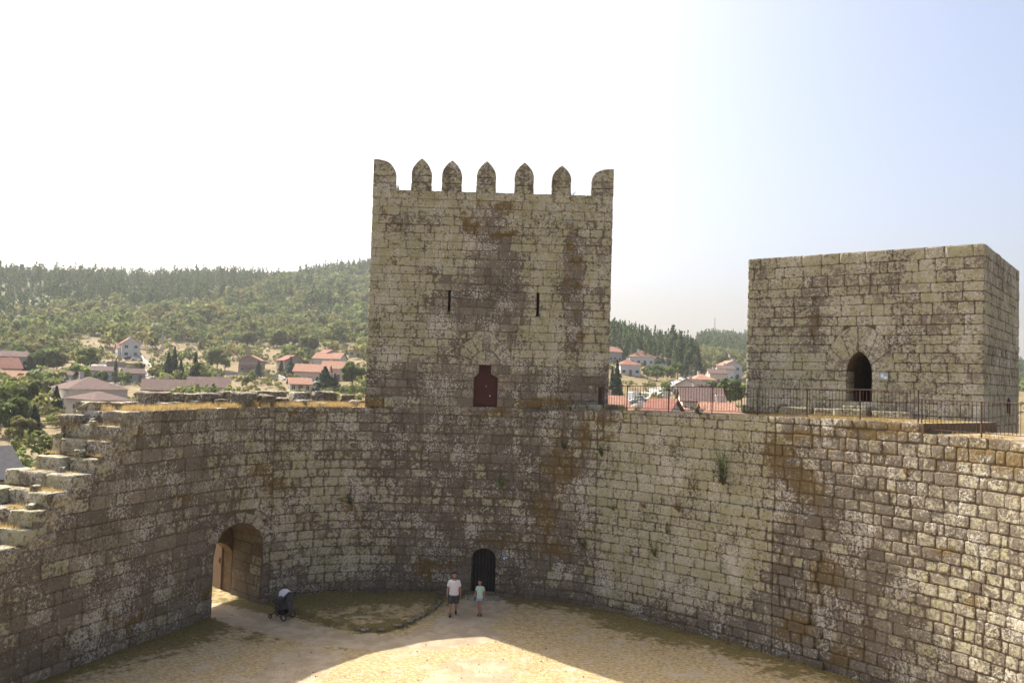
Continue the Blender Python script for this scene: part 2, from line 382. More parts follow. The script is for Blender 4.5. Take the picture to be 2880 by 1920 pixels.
def ringhole(c, zs, r, rz=None):               # room left for the arch stones
    rz = rz or r
    def h(z):
        if z < zs or z > zs + rz: return None
        w = r * math.sqrt(max(0, 1 - ((z - zs) / rz) ** 2)); return (c - w, c + w)
    return h
wall = empty('curtain_wall', (*at_s(S_TR), 0))
tag(wall, 'tall curved lichen-stained granite wall enclosing the grass courtyard, stepped down at its left end', 'wall')
def P_(o):                                      # parent to the wall without moving it
    o.parent = wall; o.matrix_parent_inverse = Matrix.Translation(wall.location).inverted(); return o
def attach(o, root):
    o.parent = root; o.matrix_parent_inverse = (Matrix.Translation(root.location) @ Matrix.Rotation(root.rotation_euler.z, 4, 'Z')).inverted(); return o
# the rubble core: closed ring solid, faces a few centimetres behind the block faces
ss = list(np.arange(0, STOT, .45)); 
brk = [q - .3 for q in STEPS] + [STEPS[-1] - .3 + k for k in range(1, 5)] + [S_LSTEP]
ss = sorted([s for s in ss if all(abs(s - b) > .06 for b in brk)] + [b - .004 for b in brk] + [b + .004 for b in brk])
core = MB(); n = len(ss); vs = []
for s in ss:
    zt = top_z(s + .3 if STEPS[0] - 1 < s < STEPS[-1] + 6 else s) - .03; T = thick(s)
    vs += [wmap(s, -3, -.03), wmap(s, zt, -.03), wmap(s, zt, -T), wmap(s, -3, -T)]
fs = []
for i in range(n):
    j = (i + 1) % n
    for k in range(4): fs.append((i * 4 + k, i * 4 + (k + 1) % 4, j * 4 + (k + 1) % 4, j * 4 + k))
core.add(vs, fs, (.4, .3, .3, .5))
wcore = core.build('wall_core', JOINT); wcore.data.materials.append(WALK); wcore.data.materials.append(STONE); fix_normals(wcore)
gate_low = arch(GC, GW * .985, -.6, 1.75, 2.45)[1]
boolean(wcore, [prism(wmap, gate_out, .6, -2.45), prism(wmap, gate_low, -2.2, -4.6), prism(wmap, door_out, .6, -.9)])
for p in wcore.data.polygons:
    p.material_index = 1 if p.normal.z > .7 else (0 if p.normal.z < -.3 or min(abs((p.center.x - wmap(s, 0, -2.5)[0])) + abs(p.center.y - wmap(s, 0, -2.5)[1]) for s in (GC - GW, GC + GW)) < 3 else 0)  # rear of the gate passage left in dark joint earth as painted shade
P_(wcore)
blocks = MB()
LEDGE = lambda s, z: (.09 if z < 4.9 - .02 * (s - S_TR) and S_TR - 9 < s < S_TR + .3 else 0)
holes = [hole(GC, gate_hw), hole(DC, door_hw), ringhole(GC, 2.45, GW + .42, 1.1 + .40), ringhole(DC, 1.75, DW + .30, .45 + .30)]
RR_ = rows_between(-.1, 8.8, .385); s_a, s_b = s_col(1780, 1100)[0], s_col(1370, 1100)[0]
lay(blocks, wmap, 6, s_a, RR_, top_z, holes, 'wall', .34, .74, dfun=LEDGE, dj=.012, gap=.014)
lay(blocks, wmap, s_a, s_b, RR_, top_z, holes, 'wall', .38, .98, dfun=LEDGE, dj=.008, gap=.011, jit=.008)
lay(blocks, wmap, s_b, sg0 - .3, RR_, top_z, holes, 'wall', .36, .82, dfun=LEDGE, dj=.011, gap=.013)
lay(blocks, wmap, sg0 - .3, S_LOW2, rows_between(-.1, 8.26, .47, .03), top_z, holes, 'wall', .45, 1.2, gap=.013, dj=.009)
def arch_ring(mb, fmap, c, hw, zs, zt, th, nseg, surf, d=.02, gap=.02, zscale=None, tone=None):
    """voussoirs round an elliptical head"""
    for k in range(nseg):
        a0 = math.pi * k / nseg + gap / 2 / (hw + th / 2); a1 = math.pi * (k + 1) / nseg - gap / 2 / (hw + th / 2)
        f = lambda a, r: (c + (hw + r) * math.cos(a), zs + ((zt - zs) + r) * math.sin(a))
        am = (a0 + a1) / 2; t2 = th * random.uniform(.9, 1.12)
        ring = [f(a0, .0), f(a0, t2), f(am, t2), f(a1, t2), f(a1, 0), f(am, 0)]
        add_block(mb, fmap, ring, d + random.gauss(0, .01), surf, tone=tone)
arch_ring(blocks, wmap, GC, GW, 2.45, 3.55, .42, 9, 'wall', .03)
arch_ring(blocks, wmap, DC, DW, 1.75, 2.2, .30, 5, 'wall', .03)
P_(blocks.build('masonry', STONE, smooth=True))
# gate passage sides and vault in stone: the reveals of the opening, with shade painted into the stone
rev = MB()
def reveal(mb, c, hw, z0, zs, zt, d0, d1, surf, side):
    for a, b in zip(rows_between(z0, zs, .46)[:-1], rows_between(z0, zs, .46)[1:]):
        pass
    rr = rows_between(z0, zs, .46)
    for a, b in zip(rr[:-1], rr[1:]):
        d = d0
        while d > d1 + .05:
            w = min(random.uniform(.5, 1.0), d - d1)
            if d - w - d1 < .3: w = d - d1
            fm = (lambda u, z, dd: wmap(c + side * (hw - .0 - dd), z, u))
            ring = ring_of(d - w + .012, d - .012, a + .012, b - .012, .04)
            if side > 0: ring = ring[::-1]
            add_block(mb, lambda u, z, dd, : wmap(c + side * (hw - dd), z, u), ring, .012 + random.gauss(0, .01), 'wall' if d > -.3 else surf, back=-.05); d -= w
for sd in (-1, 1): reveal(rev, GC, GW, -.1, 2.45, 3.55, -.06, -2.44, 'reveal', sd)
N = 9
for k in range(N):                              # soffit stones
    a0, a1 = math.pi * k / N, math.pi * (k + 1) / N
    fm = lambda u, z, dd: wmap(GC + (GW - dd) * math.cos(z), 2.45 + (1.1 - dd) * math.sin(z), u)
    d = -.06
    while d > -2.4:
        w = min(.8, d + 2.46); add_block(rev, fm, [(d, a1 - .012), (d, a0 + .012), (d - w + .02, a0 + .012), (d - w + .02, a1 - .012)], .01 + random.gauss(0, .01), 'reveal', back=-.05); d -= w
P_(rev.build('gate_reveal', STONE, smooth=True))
# wooden leaf standing open beyond the gate passage, dark leaf in the little door
ld = MB(); a = Vector(wmap(GC - GW + .05, 0, -3.2)); b = Vector(wmap(GC - GW + .02, 0, -4.8)); dv = (b - a).normalized(); nv = Vector((dv.y, -dv.x, 0))
for k in range(9):
    p = a + dv * (.175 * k + .085); ld.box((p.x, p.y, 1.2), (.168, .07, 2.4), math.atan2(dv.y, dv.x))
for z in (.4, 2.0): p = a + dv * .79 + nv * .05; ld.box((p.x, p.y, z), (1.5, .05, .16), math.atan2(dv.y, dv.x))
P_(gl := ld.build('gate_leaf', WOOD)); gl['label'] = 'brown wooden door leaf standing open in the left archway'
lk = MB(); p = a + dv * .12 - nv * .05; lk.box((p.x, p.y, 1.35), (.06, .06, .22), math.atan2(dv.y, dv.x)); lk.box((p.x, p.y, 1.35), (.03, .12, .04), math.atan2(dv.y, dv.x)); o = lk.build('lock', RUST); attach(o, gl)
o.parent = gl; o.matrix_parent_inverse = Matrix.Translation(wall.location).inverted() @ Matrix.Identity(4) if False else Matrix()
dd = MB()
for k in range(7):
    u = DC - DW + .02 + (2 * DW - .04) * (k + .5) / 7
    w = door_hw(1.0) ; zt = 1.75 + .42 * math.sqrt(max(0, 1 - ((u - DC) / DW) ** 2))
    v = [wmap(u - .068, .2, -.45), wmap(u + .068, .2, -.45), wmap(u + .068, zt, -.45), wmap(u - .068, zt, -.45)]
    v2 = [wmap(u - .068, .2, -.5), wmap(u + .068, .2, -.5), wmap(u + .068, zt, -.5), wmap(u - .068, zt, -.5)]
    dd.add(v + v2, [(0, 1, 2, 3), (7, 6, 5, 4), (0, 4, 5, 1), (1, 5, 6, 2), (2, 6, 7, 3), (3, 7, 4, 0)])
P_(o := dd.build('postern_door', DOORDARK)); o['label'] = 'dark plank door in the low doorway at the foot of the wall'
st = MB(); x, y, _ = wmap(DC, 0, .28); st.box((x, y, .06), (1.5, .55, .2)); x, y, _ = wmap(DC, 0, -.22); st.box((x, y, .1), (1.0, .42, .26)); P_(st.build('doorstep', STONE))
# ------------------------------------------------------------------ loose and coping stones
def rock(mb, c, d, rz=0, rough=.12, seed=None, att=None, rnd=.35, surf=None, k=7):
    seed = random.random() * 100 if seed is None else seed; tone = random.random(); cs, sn = math.cos(rz), math.sin(rz)
    idx = {}; vs = []; fs = []
    def vid(p):
        key = tuple(round(x, 4) for x in p)
        if key not in idx: idx[key] = len(vs); vs.append(p)
        return idx[key]
    for ax in range(3):
        for sg in (-1, 1):
            for i in range(k):
                for j in range(k):
                    q = []
                    for (a, b) in ((i, j), (i + 1, j), (i + 1, j + 1), (i, j + 1)):
                        p = [0, 0, 0]; p[ax] = sg; p[(ax + 1) % 3] = -1 + 2 * a / k; p[(ax + 2) % 3] = -1 + 2 * b / k; q.append(vid(tuple(p)))
                    fs.append(tuple(q) if sg > 0 else tuple(q[::-1]))
    out = []
    for p in vs:
        v = Vector(p); s = v.normalized() * 1.25; v = v.lerp(s, rnd)
        nn = noise.noise_vector(v * 1.3 + Vector((seed, seed * 2, 0))) * rough * 1.6 + noise.noise_vector(v * 3.5 + Vector((seed, 0, seed))) * rough * .6
        v = v + nn + noise.noise_vector(v * 8 + Vector((0, seed, seed))) * rough * .35; X, Y, Z = v.x * d[0] / 2, v.y * d[1] / 2, v.z * d[2] / 2
        out.append((c[0] + X * cs - Y * sn, c[1] + X * sn + Y * cs, c[2] + Z))
    l, m, dk = stain(*c, 'wall'); mb.add(out, fs, att or (tone, .45 + .4 * random.random(), max(m, random.choice((.1, .3, .55))), .25))
cop = MB()
def wall_rz(s): a = wmap(s - .1, 0, 0); b = wmap(s + .1, 0, 0); return math.atan2(b[1] - a[1], b[0] - a[0])
def rubble_att(): return (random.random() * .6, random.uniform(.2, .5), random.choice((.35, .5, .62)), random.uniform(.3, .8))
s = S_TL + .2                                    # ruined outer parapet, and rocks lying on the walk, left of the tower
while s < STEPS[0] + .3:
    w = random.uniform(.55, 1.3); z = top_z(s); near = s < S_TL + 8.2; h = random.uniform(.50, .66) if near else random.uniform(.26, .38)
    rock(cop, wmap(s + w / 2, z + h / 2 - .05, -2.15 + random.uniform(-.12, .12)), (w * 1.06, random.uniform(.6, .9), h), wall_rz(s), .13, att=rubble_att(), rnd=.25)
    for _ in range(random.choice((0, 1, 1, 2))): rock(cop, wmap(s + w * random.random(), z + .08, -1.45 + random.uniform(-.2, .2)), (random.uniform(.35, .8), random.uniform(.3, .5), random.uniform(.2, .34)), random.uniform(0, 3), .18, att=rubble_att())
    s += w
for u0, w, h, dp in ((2.1, .5, .42, -.9), (2.9, .7, .5, -1.0), (3.6, .6, .62, -.8), (4.5, 1.1, .7, -1.1), (1.3, .45, .3, -.8), (5.2, .5, .4, -1.3)):
    rock(cop, wmap(S_TL + u0 + .3, 8.2 + h / 2 - .08, dp), (w, .6, h * .85), random.uniform(0, 3), .2, att=rubble_att())
# the two big dressed blocks lying at the tower's left foot
for px0, px1 in ((845, 880), (882, 905)):
    a, _ = s_col(px0, 935); b, _ = s_col(px1, 935); rock(cop, wmap((a + b) / 2, 8.5, -.22), (abs(b - a) * 1.02, .55, .42), wall_rz(a), .05, rnd=.1)
# ledge stones in front of the tower's right half
s = S_TR
while s < s_col(1150, 945)[0]:
    w = random.uniform(.5, .9); rock(cop, wmap(s + w / 2, top_z(s) + .06, -.75 - random.uniform(0, .3)), (w, .5, .3), wall_rz(s), .07, rnd=.15); s += w
# broken courses: each tread's riser is a row of rough blocks across the wall's thickness
for i, s in enumerate(STEPS + [STEPS[-1] + k for k in range(1, 4)]):
    z0 = STEPZ[min(i + 1, 9)] if i < 9 else STEPZ[9] - .47 * (i - 9); z1 = z0 + .47; d = -.02; rz = wall_rz(s)
    dend = 3.05 if i >= 4 else 2.5
    while d > -dend:
        w = random.uniform(.75, 1.35); w = min(w, d + dend + .12); last = d - w < -dend + .2
        jut = random.uniform(-.10, .16) + (.10 if last else 0); L = random.uniform(.7, .95)
        if d < -.1 and random.random() < .22 and not last: jut -= .08
        rock(cop, wmap(s + .1 + jut - L / 2, (z0 + z1) / 2 + random.uniform(-.03, .0), d - w / 2 + (.035 if d > -.1 else 0)), (L, w * .985, .5), rz, .07 if not last else .09, rnd=.13 if d > -.1 else .22)
        d -= w
    for _ in range(1): rock(cop, wmap(s + random.uniform(.3, .7), z0 + .06, random.uniform(-2.2, -.4)), (random.uniform(.15, .4), random.uniform(.15, .35), random.uniform(.12, .25)), random.uniform(0, 3), .2)
P_(cop.build('coping_stones', STONE, smooth=True))

# ------------------------------------------------------------------ towers
def plane_map(o, ang):
    """u runs to the right seen from outside; depth positive outward"""
    ux, uy = math.cos(ang), math.sin(ang)
    return lambda u, z, d: (o[0] + u * ux + d * uy, o[1] + u * uy - d * ux, z)
def uv_on(px, py, o, ang):
    n = Vector((math.sin(ang), -math.cos(ang), 0)); p = on_plane(px, py, (o[0], o[1], 0), n); return (p.x - o[0]) * math.cos(ang) + (p.y - o[1]) * math.sin(ang), p.z
tower = empty('stone_tower', (-1.05, 42.5, 8)); tag(tower, 'square granite tower crowned with seven pointed merlons above the maroon door', 'tower')
TX0, TX1, TY0, TY1 = -6.46, 4.36, 37.5, 47.5; TZ0, TZ1 = 8.05, 18.05
fmapT = plane_map((TX0, TY0), 0.0); TW = TX1 - TX0; TD = TY1 - TY0
tu = lambda px, py: uv_on(px, py, (TX0, TY0), 0.0)
tcore = MB(); e = .03
def solid(x0, x1, y0, y1, z0, z1, mb): mb.box(((x0 + x1) / 2, (y0 + y1) / 2, (z0 + z1) / 2), (x1 - x0, y1 - y0, z1 - z0))
solid(TX0 + e, TX1 - e, TY0 + e, TY1 - e, 8.0, 16.7, tcore)
to = tcore.build('tower_core', JOINT)
low = MB(); solid(TX0 + .5, TX1 - .35, TY0 + .5, TY1 - .35, -3, 7.99, low); attach(low.build('tower_base', STONE), tower)
par = MB()
solid(TX0 + e, TX1 - e, TY0 + e, TY0 + .62, 16.7, TZ1 - .03, par); solid(TX0 + e, TX1 - e, TY1 - .62, TY1 - e, 16.7, TZ1 - .03, par)
solid(TX0 + e, TX0 + .62, TY0 + .62, TY1 - .62, 16.7, TZ1 - .03, par); solid(TX1 - .62, TX1 - e, TY0 + .62, TY1 - .62, 16.7, TZ1 - .03, par)
attach(par.build('parapet', STONE), tower)
# door outline with the corbelled head
dl, zb = tu(1086.5, 940); dr, _ = tu(1141, 941); _, zc = tu(1088, 866); _, zt = tu(1115, 838); nl, _ = tu(1100, 845); nr, _ = tu(1128, 845); _, zn = tu(1115, 858)
door_outline = [(dl, zb - .02), (dr, zb - .02), (dr, zc), (nr, zn), (nr, zt), (nl, zt), (nl, zn), (dl, zc)]
sl1 = tu(1033, 662)[0], tu(1033, 716)[1], tu(1033, 662)[1]; sl2 = tu(1236, 672)[0], tu(1236, 726)[1], tu(1236, 672)[1]
def slit_out(c, z0, z1, w=.055):
    o = [(c + .10 * math.cos(a), z0 + .09 + .10 * math.sin(a)) for a in np.linspace(-math.pi * 1.3, math.pi * .3, 9)]
    o2 = [(c + .06 * math.cos(a), z1 - .03 + .07 * math.sin(a)) for a in np.linspace(-.2, math.pi + .2, 7)]
    return o + o2
S1o = slit_out(sl1[0], sl1[1], sl1[2]); S2o = slit_out(*[sl2[0], sl2[1], sl2[2]])
boolean(to, [prism(fmapT, door_outline, .5, -.35), prism(fmapT, S1o, .5, -1.1), prism(fmapT, S2o, .5, -1.1)]); attach(to, tower)
tym = tu(1115, 835); RT, RO = .66, 1.27
slit_hole = lambda c, z0, z1: (lambda z: (c - .055, c + .055) if z0 < z < z1 else None)
door_hole = lambda z: (dl, dr) if zb - .05 < z < zt + .0 else None
Thl = [door_hole, slit_hole(*sl1), slit_hole(*sl2), ringhole(tym[0], zt, RO - .02, RO - .02)]
tb = MB(); rT = rows_between(TZ0, TZ1, .372, .04)
# pull row edges to the slits and the door head
rT = [min((abs(z - q), q) for q in [zt])[1] if min(abs(z - q) for q in [zt]) < .19 else z for z in rT]
lay(tb, fmapT, -.0, TW, rT, None, Thl, 'tower', .42, .92, gap=.011, dj=.008, jit=.009, cor=.035)
for side in ((TX1, TY0, math.pi / 2, TD), (TX1, TY1, math.pi, TW), (TX0, TY1, -math.pi / 2, TD)):
    lay(tb, plane_map(side[:2], side[2]), 0, side[3], rT, None, [], 'tower', .5, 1.1, gap=.018, dj=.008, jit=.009, cor=.035)
arch_ring(tb, fmapT, tym[0], RT, zt, zt + RT, RO - RT, 9, 'tower', .015, .016, tone=.8)
# tympanum: two quarter stones
for sg in (-1, 1):
    r = [(tym[0] + sg * .008, zt + .01), (tym[0] + sg * (RT - .02), zt + .01)] + [(tym[0] + sg * (RT - .02) * math.cos(a), zt + (RT - .02) * math.sin(a)) for a in (.4, .8, 1.2)] + [(tym[0] + sg * .008, zt + RT - .02)]
    add_block(tb, fmapT, r if sg > 0 else r[::-1], .012, 'tower', tone=.85, bulge=.004)
# corbels filling the notch beside the narrow head of the door
for r in ([(dl, zc), (dl + .001, zt - .01), (nl, zt - .01), (nl, zn)], [(dr, zc), (nr, zn), (nr, zt - .01), (dr, zt - .01)]):
    add_block(tb, fmapT, r if r[0][0] > 3 and False else (r[::-1] if r[0][0] == dl else r), .0, 'tower', tone=.7, bulge=.002, back=-.3)
attach(tb.build('masonry', STONE, smooth=True), tower)
dm = MB(); dmid = (dl + dr) / 2
for (a, b) in ((dl, dmid - .006), (dmid + .006, dr)):
    ol = [(a, zb), (b, zb), (b, zt if b > nl else zc), (a, zt)] if False else None
def slab(mb, fmap, outline, d0, d1):
    n = len(outline); v = [fmap(u, z, d1) for u, z in outline] + [fmap(u, z, d0) for u, z in outline]
    mb.add(v, [tuple(range(n)), tuple(range(2 * n - 1, n - 1, -1))] + [(k, n + k, n + (k + 1) % n, (k + 1) % n) for k in range(n)])
slab(dm, fmapT, [(dl + .01, zb), (dmid - .006, zb), (dmid - .006, zt), (nl + .005, zt), (nl + .005, zn), (dl + .01, zc)], -.24, -.20)
slab(dm, fmapT, [(dmid + .006, zb), (dr - .01, zb), (dr - .01, zc), (nr - .005, zn), (nr - .005, zt), (dmid + .006, zt)], -.24, -.20)
slab(dm, fmapT, [(dmid - .03, zb), (dmid + .03, zb), (dmid + .03, zt), (dmid - .03, zt)], -.20, -.185)
tdoor = attach(dm.build('door', DOORRED), tower); tdoor['label'] = 'maroon double door high on the tower face'
HM = simple('worn_metal', (.5, .5, .48), (.6, .6, .58), 10, .4, .8); hb = MB(); x, y, z = fmapT(dmid + .2, zb + .62, -.17); hb.box((x, y, z), (.05, .05, .05)); hb.build('handle', HM, tdoor)
hb = MB(); x, y, z = fmapT(dmid + .02, zb + 1.05, -.17); hb.box((x, y, z), (.03, .05, .04))
hb.build('lock_plate', HM, tdoor)
tdh = tdoor.children[0]; tdh.matrix_parent_inverse = Matrix.Translation(-Vector(tower.location)) if False else Matrix()
# spouts
for px, py in ((917, 507), (1309, 518)):
    u, z = tu(px, py); sp = MB(); c = fmapT(u, z, .12)
    sp.box((c[0], c[1], z - .06), (.3, .34, .1)); sp.box((c[0] - .12, c[1], z + .04), (.06, .34, .12)); sp.box((c[0] + .12, c[1], z + .04), (.06, .34, .12))
    attach(sp.build('water_spout', STONE), tower)
# merlons
MERL = [(944, 990, 363), (1014, 1060, 368), (1094, 1139, 370), (1181, 1226, 373), (1267, 1312, 380)]
def ogive(u0, u1, z0, zsh, zt_, n=7):
    c = (u0 + u1) / 2; hw = (u1 - u0) / 2;     right = [(c + hw * (1 - (k / n) ** 2.3), zsh + (zt_ - zsh) * (k / n)) for k in range(1, n)]
    
    return [(u0, zsh), (u1, zsh)] + right + [(c, zt_)] + [(2 * c - a, b) for a, b in right[::-1]]
def merlon_piece(mb, fmap, ring, t0=.02, t1=-.45):
    """a dressed block seen from both sides, edges softened"""
    n = len(ring); cu = sum(p[0] for p in ring) / n; cz = sum(p[1] for p in ring) / n; vs = []; tone = random.random() * .7
    for dep, ins in ((t0, .025), (t0 - .025, 0), (t1 + .025, 0), (t1, .025)):
        for u, z in ring:
            r = math.hypot(u - cu, z - cz) or 1; q = 1 - ins / r; vs.append(fmap(cu + (u - cu) * q, cz + (z - cz) * q, dep + random.uniform(-.005, .005)))
    fs = [tuple(range(n)), tuple(range(4 * n - 1, 3 * n - 1, -1))]
    for L in range(3):
        for k in range(n): fs.append((L * n + (k + 1) % n, L * n + k, (L + 1) * n + k, (L + 1) * n + (k + 1) % n))
    mb.add(vs, fs, (tone, .55, .12, .3))
def make_merlon(fmap, u0, u1, zt_, flip=0):
    mb = MB(); h = zt_ - TZ1; zsh = TZ1 + h * .46; a = TZ1 - .02; b = TZ1 + .02 + (zsh - TZ1) * .5
    merlon_piece(mb, fmap, ring_of(u0, u1, a, b - .012, .03, .01)); merlon_piece(mb, fmap, ring_of(u0 + .01, u1 - .01, b + .012, zsh - .012, .03, .01))
    merlon_piece(mb, fmap, ogive(u0, u1, zsh, zsh + .005, zt_)); return attach(mb.build('merlon', STONE), tower)
for a, b, t in MERL:
    u0, _ = tu(a, 430); u1, _ = tu(b, 430); _, z = tu((a + b) / 2, t); make_merlon(fmapT, u0, u1, z)
def corner(x0, y0, ax, ay, zt_):
    """L-shaped corner merlon: two quarter-round wings"""
    mb = MB(); n = 8
    def wing(fm, L):
        zsh = TZ1 + .62; prof = [(0, TZ1 - .02), (L, TZ1 - .02), (L, zsh)] + [(L * math.cos(k / n * math.pi / 2) ** .75 if k < n else 0, zsh + (zt_ - zsh) * math.sin(k / n * math.pi / 2) ** .9) for k in range(1, n)] + [(L * .12, zt_), (0, zt_)]
        lo = [(0, TZ1 - .02), (L, TZ1 - .02), (L, TZ1 + .30), (0, TZ1 + .30)]; mi = [(0, TZ1 + .32), (L, TZ1 + .32), (L - .01, zsh - .01), (0, zsh - .01)]; hi = [(0, zsh + .01)] + [p for p in prof if p[1] >= zsh - .001]
        for r in (lo, mi, hi): merlon_piece(mb, fm, r, 0, -.47)
    fx = lambda u, z, d: (x0 + ax * u, y0 - ay * d, z); fy = lambda u, z, d: (x0 - ax * d, y0 + ay * (u + .0), z)
    wing(fx, 1.0); wing(lambda u, z, d: fy(u + .471, z, d + .002), .55); o = mb.build('corner_merlon', STONE); fix_normals(o); return attach(o, tower)
corner(TX0 - .01, TY0 - .01, 1, 1, tu(866, 365)[1]); corner(TX1 + .01, TY0 - .01, -1, 1, tu(1400, 388)[1]); corner(TX0 - .01, TY1, 1, -1, 19.4); corner(TX1 + .01, TY1, -1, -1, 19.4)
for fm, W in ((plane_map((TX1, TY0), math.pi / 2), TD), (plane_map((TX1, TY1), math.pi), TW), (plane_map((TX0, TY1), -math.pi / 2), TD)):
    for k in range(5):
        c = W * (k + 1) / 6 + .0; make_merlon(fm, c - .44, c + .44, 19.38)
# right-hand tower
KO = (10.1, 36.1); KA = math.atan2(30.5 - 36.1, 17.17 - 10.1); KW = math.hypot(7.07, 5.6); KD = 8.55; KT = 15.16; KB = 7.6
keep = empty('stone_building', (16, 36, 8)); tag(keep, 'roofless block-shaped granite tower with a pointed arch doorway, right of the railing gap', 'tower')
fmapK = plane_map(KO, KA); ku = lambda px, py: uv_on(px, py, KO, KA)
kc = MB(); cx, cy, _ = fmapK(KW / 2, 0, -KD / 2); kc.box((cx, cy, (KT + KB) / 2 - .03), (KW - .06, KD - .06, KT - KB), KA); kcore = kc.build('tower_core', JOINT)
k0, kzb = ku(1944, 926); k1, _ = ku(2001.5, 926); _, kzt = ku(1975, 806); _, kzs = ku(1975, 852); KC = (k0 + k1) / 2; KHW = (k1 - k0) / 2
kf, kout = arch(KC, KHW, kzb, kzs, kzt, True)
boolean(kcore, [prism(fmapK, kout, .5, -5.5)]); attach(kcore, keep)
kb = MB(); KR = ku(2055, 850)[0] - KC; KZT = ku(1972, 748)[1]
def kring(z):
    if z < kzs or z > KZT: return None
    t = max(0, (z - kzs) / (KZT - kzs)); return (KC - KR * math.sqrt(1 - t * t), KC + KR * math.sqrt(1 - t * t))
rK = rows_between(KB, kzs, .40, .07) + rows_between(kzs, KZT, .38, .07)[1:] + rows_between(KZT, KT, .40, .07)[1:]
lay(kb, fmapK, 0, KW, rK, None, [hole(KC, kf), kring], 'keep', .45, 1.15, gap=.018, dj=.010, jit=.01, cor=.04)
c2 = fmapK(KW, 0, 0); lay(kb, plane_map(c2[:2], KA + math.pi / 2), 0, KD, rK, None, [], 'keep', .45, 1.15, gap=.018, dj=.01)
c3 = fmapK(KW, 0, -KD); lay(kb, plane_map(c3[:2], KA + math.pi), 0, KW, rK, None, [], 'keep', .45, 1.15, gap=.018, dj=.01)
c4 = fmapK(0, 0, -KD); lay(kb, plane_map(c4[:2], KA - math.pi / 2), 0, KD, rK, None, [], 'keep', .45, 1.15, gap=.018, dj=.01)
angs = [0, .48, 1.0, 1.62, 2.15, 2.62, math.pi]      # big uneven arch stones
for a0, a1 in zip(angs[:-1], angs[1:]):
    def inner(a):
        # ray from springing centre to the pointed arch
        lo, hi = 0, 3
        for _ in range(30):
            m = (lo + hi) / 2; z = kzs + m * math.sin(a); w = kf(min(z, kzt)) if z <= kzt else -1
            if w is not None and abs(m * math.cos(a)) < (w if w > 0 else -1): lo = m
            else: hi = m
        return (KC + lo * math.cos(a), kzs + lo * math.sin(a))
    outer = lambda a: (KC + KR * math.cos(a), kzs + (KZT - kzs) * math.sin(a))
    A = np.linspace(a0 + .008, a1 - .008, 5); ring = [inner(A[0])] + [outer(a) for a in A] + [inner(a) for a in A[::-1][:-1]]
    add_block(kb, fmapK, ring, .012 + random.gauss(0, .006), 'keep', tone=random.uniform(.3, .7), bulge=0, inset=.015)
for sg in (-1, 1):                                # jamb reveal stones inside the doorway
    for a, b in zip(rows_between(kzb, kzs, .42)[:-1], rows_between(kzb, kzs, .42)[1:]):
        ring = ring_of(-.95, -.06, a + .01, b - .01, .03)
        add_block(kb, (lambda u, z, dd, sg=sg: fmapK(KC + sg * (KHW - dd), z, u)), ring if sg < 0 else ring[::-1], .01, 'keep', back=-.04)
attach(kb.build('masonry', STONE, smooth=True), keep)
# tower top: low inner floor seen from nowhere, coping strip
tp = MB(); tp.box((cx, cy, KT - .01), (KW - .12, KD - .12, .03), KA); attach(tp.build('roof_slab', WALK), keep)
stp = MB()
for (pa, pb, zt1, dep, o_) in ((1930, 2003, 8.92, .9, .5), (1942, 2002, 9.05, .5, .2)):
    a, _ = ku(pa, 935); b, _ = ku(pb, 935); x, y, _ = fmapK((a + b) / 2, 0, o_); rock(stp, (x, y, zt1 - .18), (abs(b - a), dep, .36), KA, .03, rnd=.06)
for pa, pb in ((1715, 1790), (1880, 1930), (2010, 2100), (1800, 1870)):
    a, _ = ku(pa, 945); b, _ = ku(pb, 945); x, y, _ = fmapK((a + b) / 2, 0, .25 + random.random() * .1); rock(stp, (x, y, 8.72), (abs(b - a), .5, .35), KA, .05, rnd=.12)
attach(stp.build('entrance_steps', STONE, smooth=True), keep)
# near-black plate painting the shade of a hole low in the side wall
sm = plane_map(c2[:2], KA + math.pi / 2); hx = MB(); q = [(5.2, 8.9), (5.9, 8.85), (6.0, 9.4), (5.5, 9.55), (5.1, 9.3)]; slab(hx, sm, q, -.01, .03); attach(hx.build('drain_shade_plate', HOLE_SHADE), keep)
# plaque by the doorway
u, z = ku(2031, 864); pl = MB(); c = fmapK(u, z, .05); pl.box(c, (.30, .035, .26), KA); c = fmapK(u - .0, z, .03); pl.box((c[0], c[1], c[2]), (.27, .03, .23), KA)
pq = pl.build('information_plaque', simple('plaque_metal', (.33, .38, .42), (.42, .46, .5), 8, .35, .4)); tag(pq, 'small grey metal information plaque fixed beside the pointed doorway', 'plaque')
t_ = MB(); c = fmapK(u - .06, z + .02, .071); t_.box(c, (.10, .006, .14), KA); c = fmapK(u + .07, z - .05, .071); t_.box(c, (.12, .006, .10), KA); t_.build('plaque_print', simple('pale_print', (.6, .72, .8), (.7, .78, .82), 20, .5), pq)
u, z = s_col(1161, 1281); pl = MB(); rz = wall_rz(u); c = wmap(u, z, .09); pl.box(c, (.26, .03, .22), rz)
pq = pl.build('wall_plaque', simple('dark_plaque', (.10, .14, .18), (.16, .2, .25), 8, .35, .3)); tag(pq, 'tiny blue-grey plaque on the dark wall right of the lower door', 'plaque')
t_ = MB(); c = wmap(u + .05, z + .02, .108); t_.box(c, (.07, .006, .10), rz); c = wmap(u - .05, z + .05, .108); t_.box(c, (.07, .006, .05), rz); t_.build('plaque_print', bpy.data.materials['pale_print'], pq)

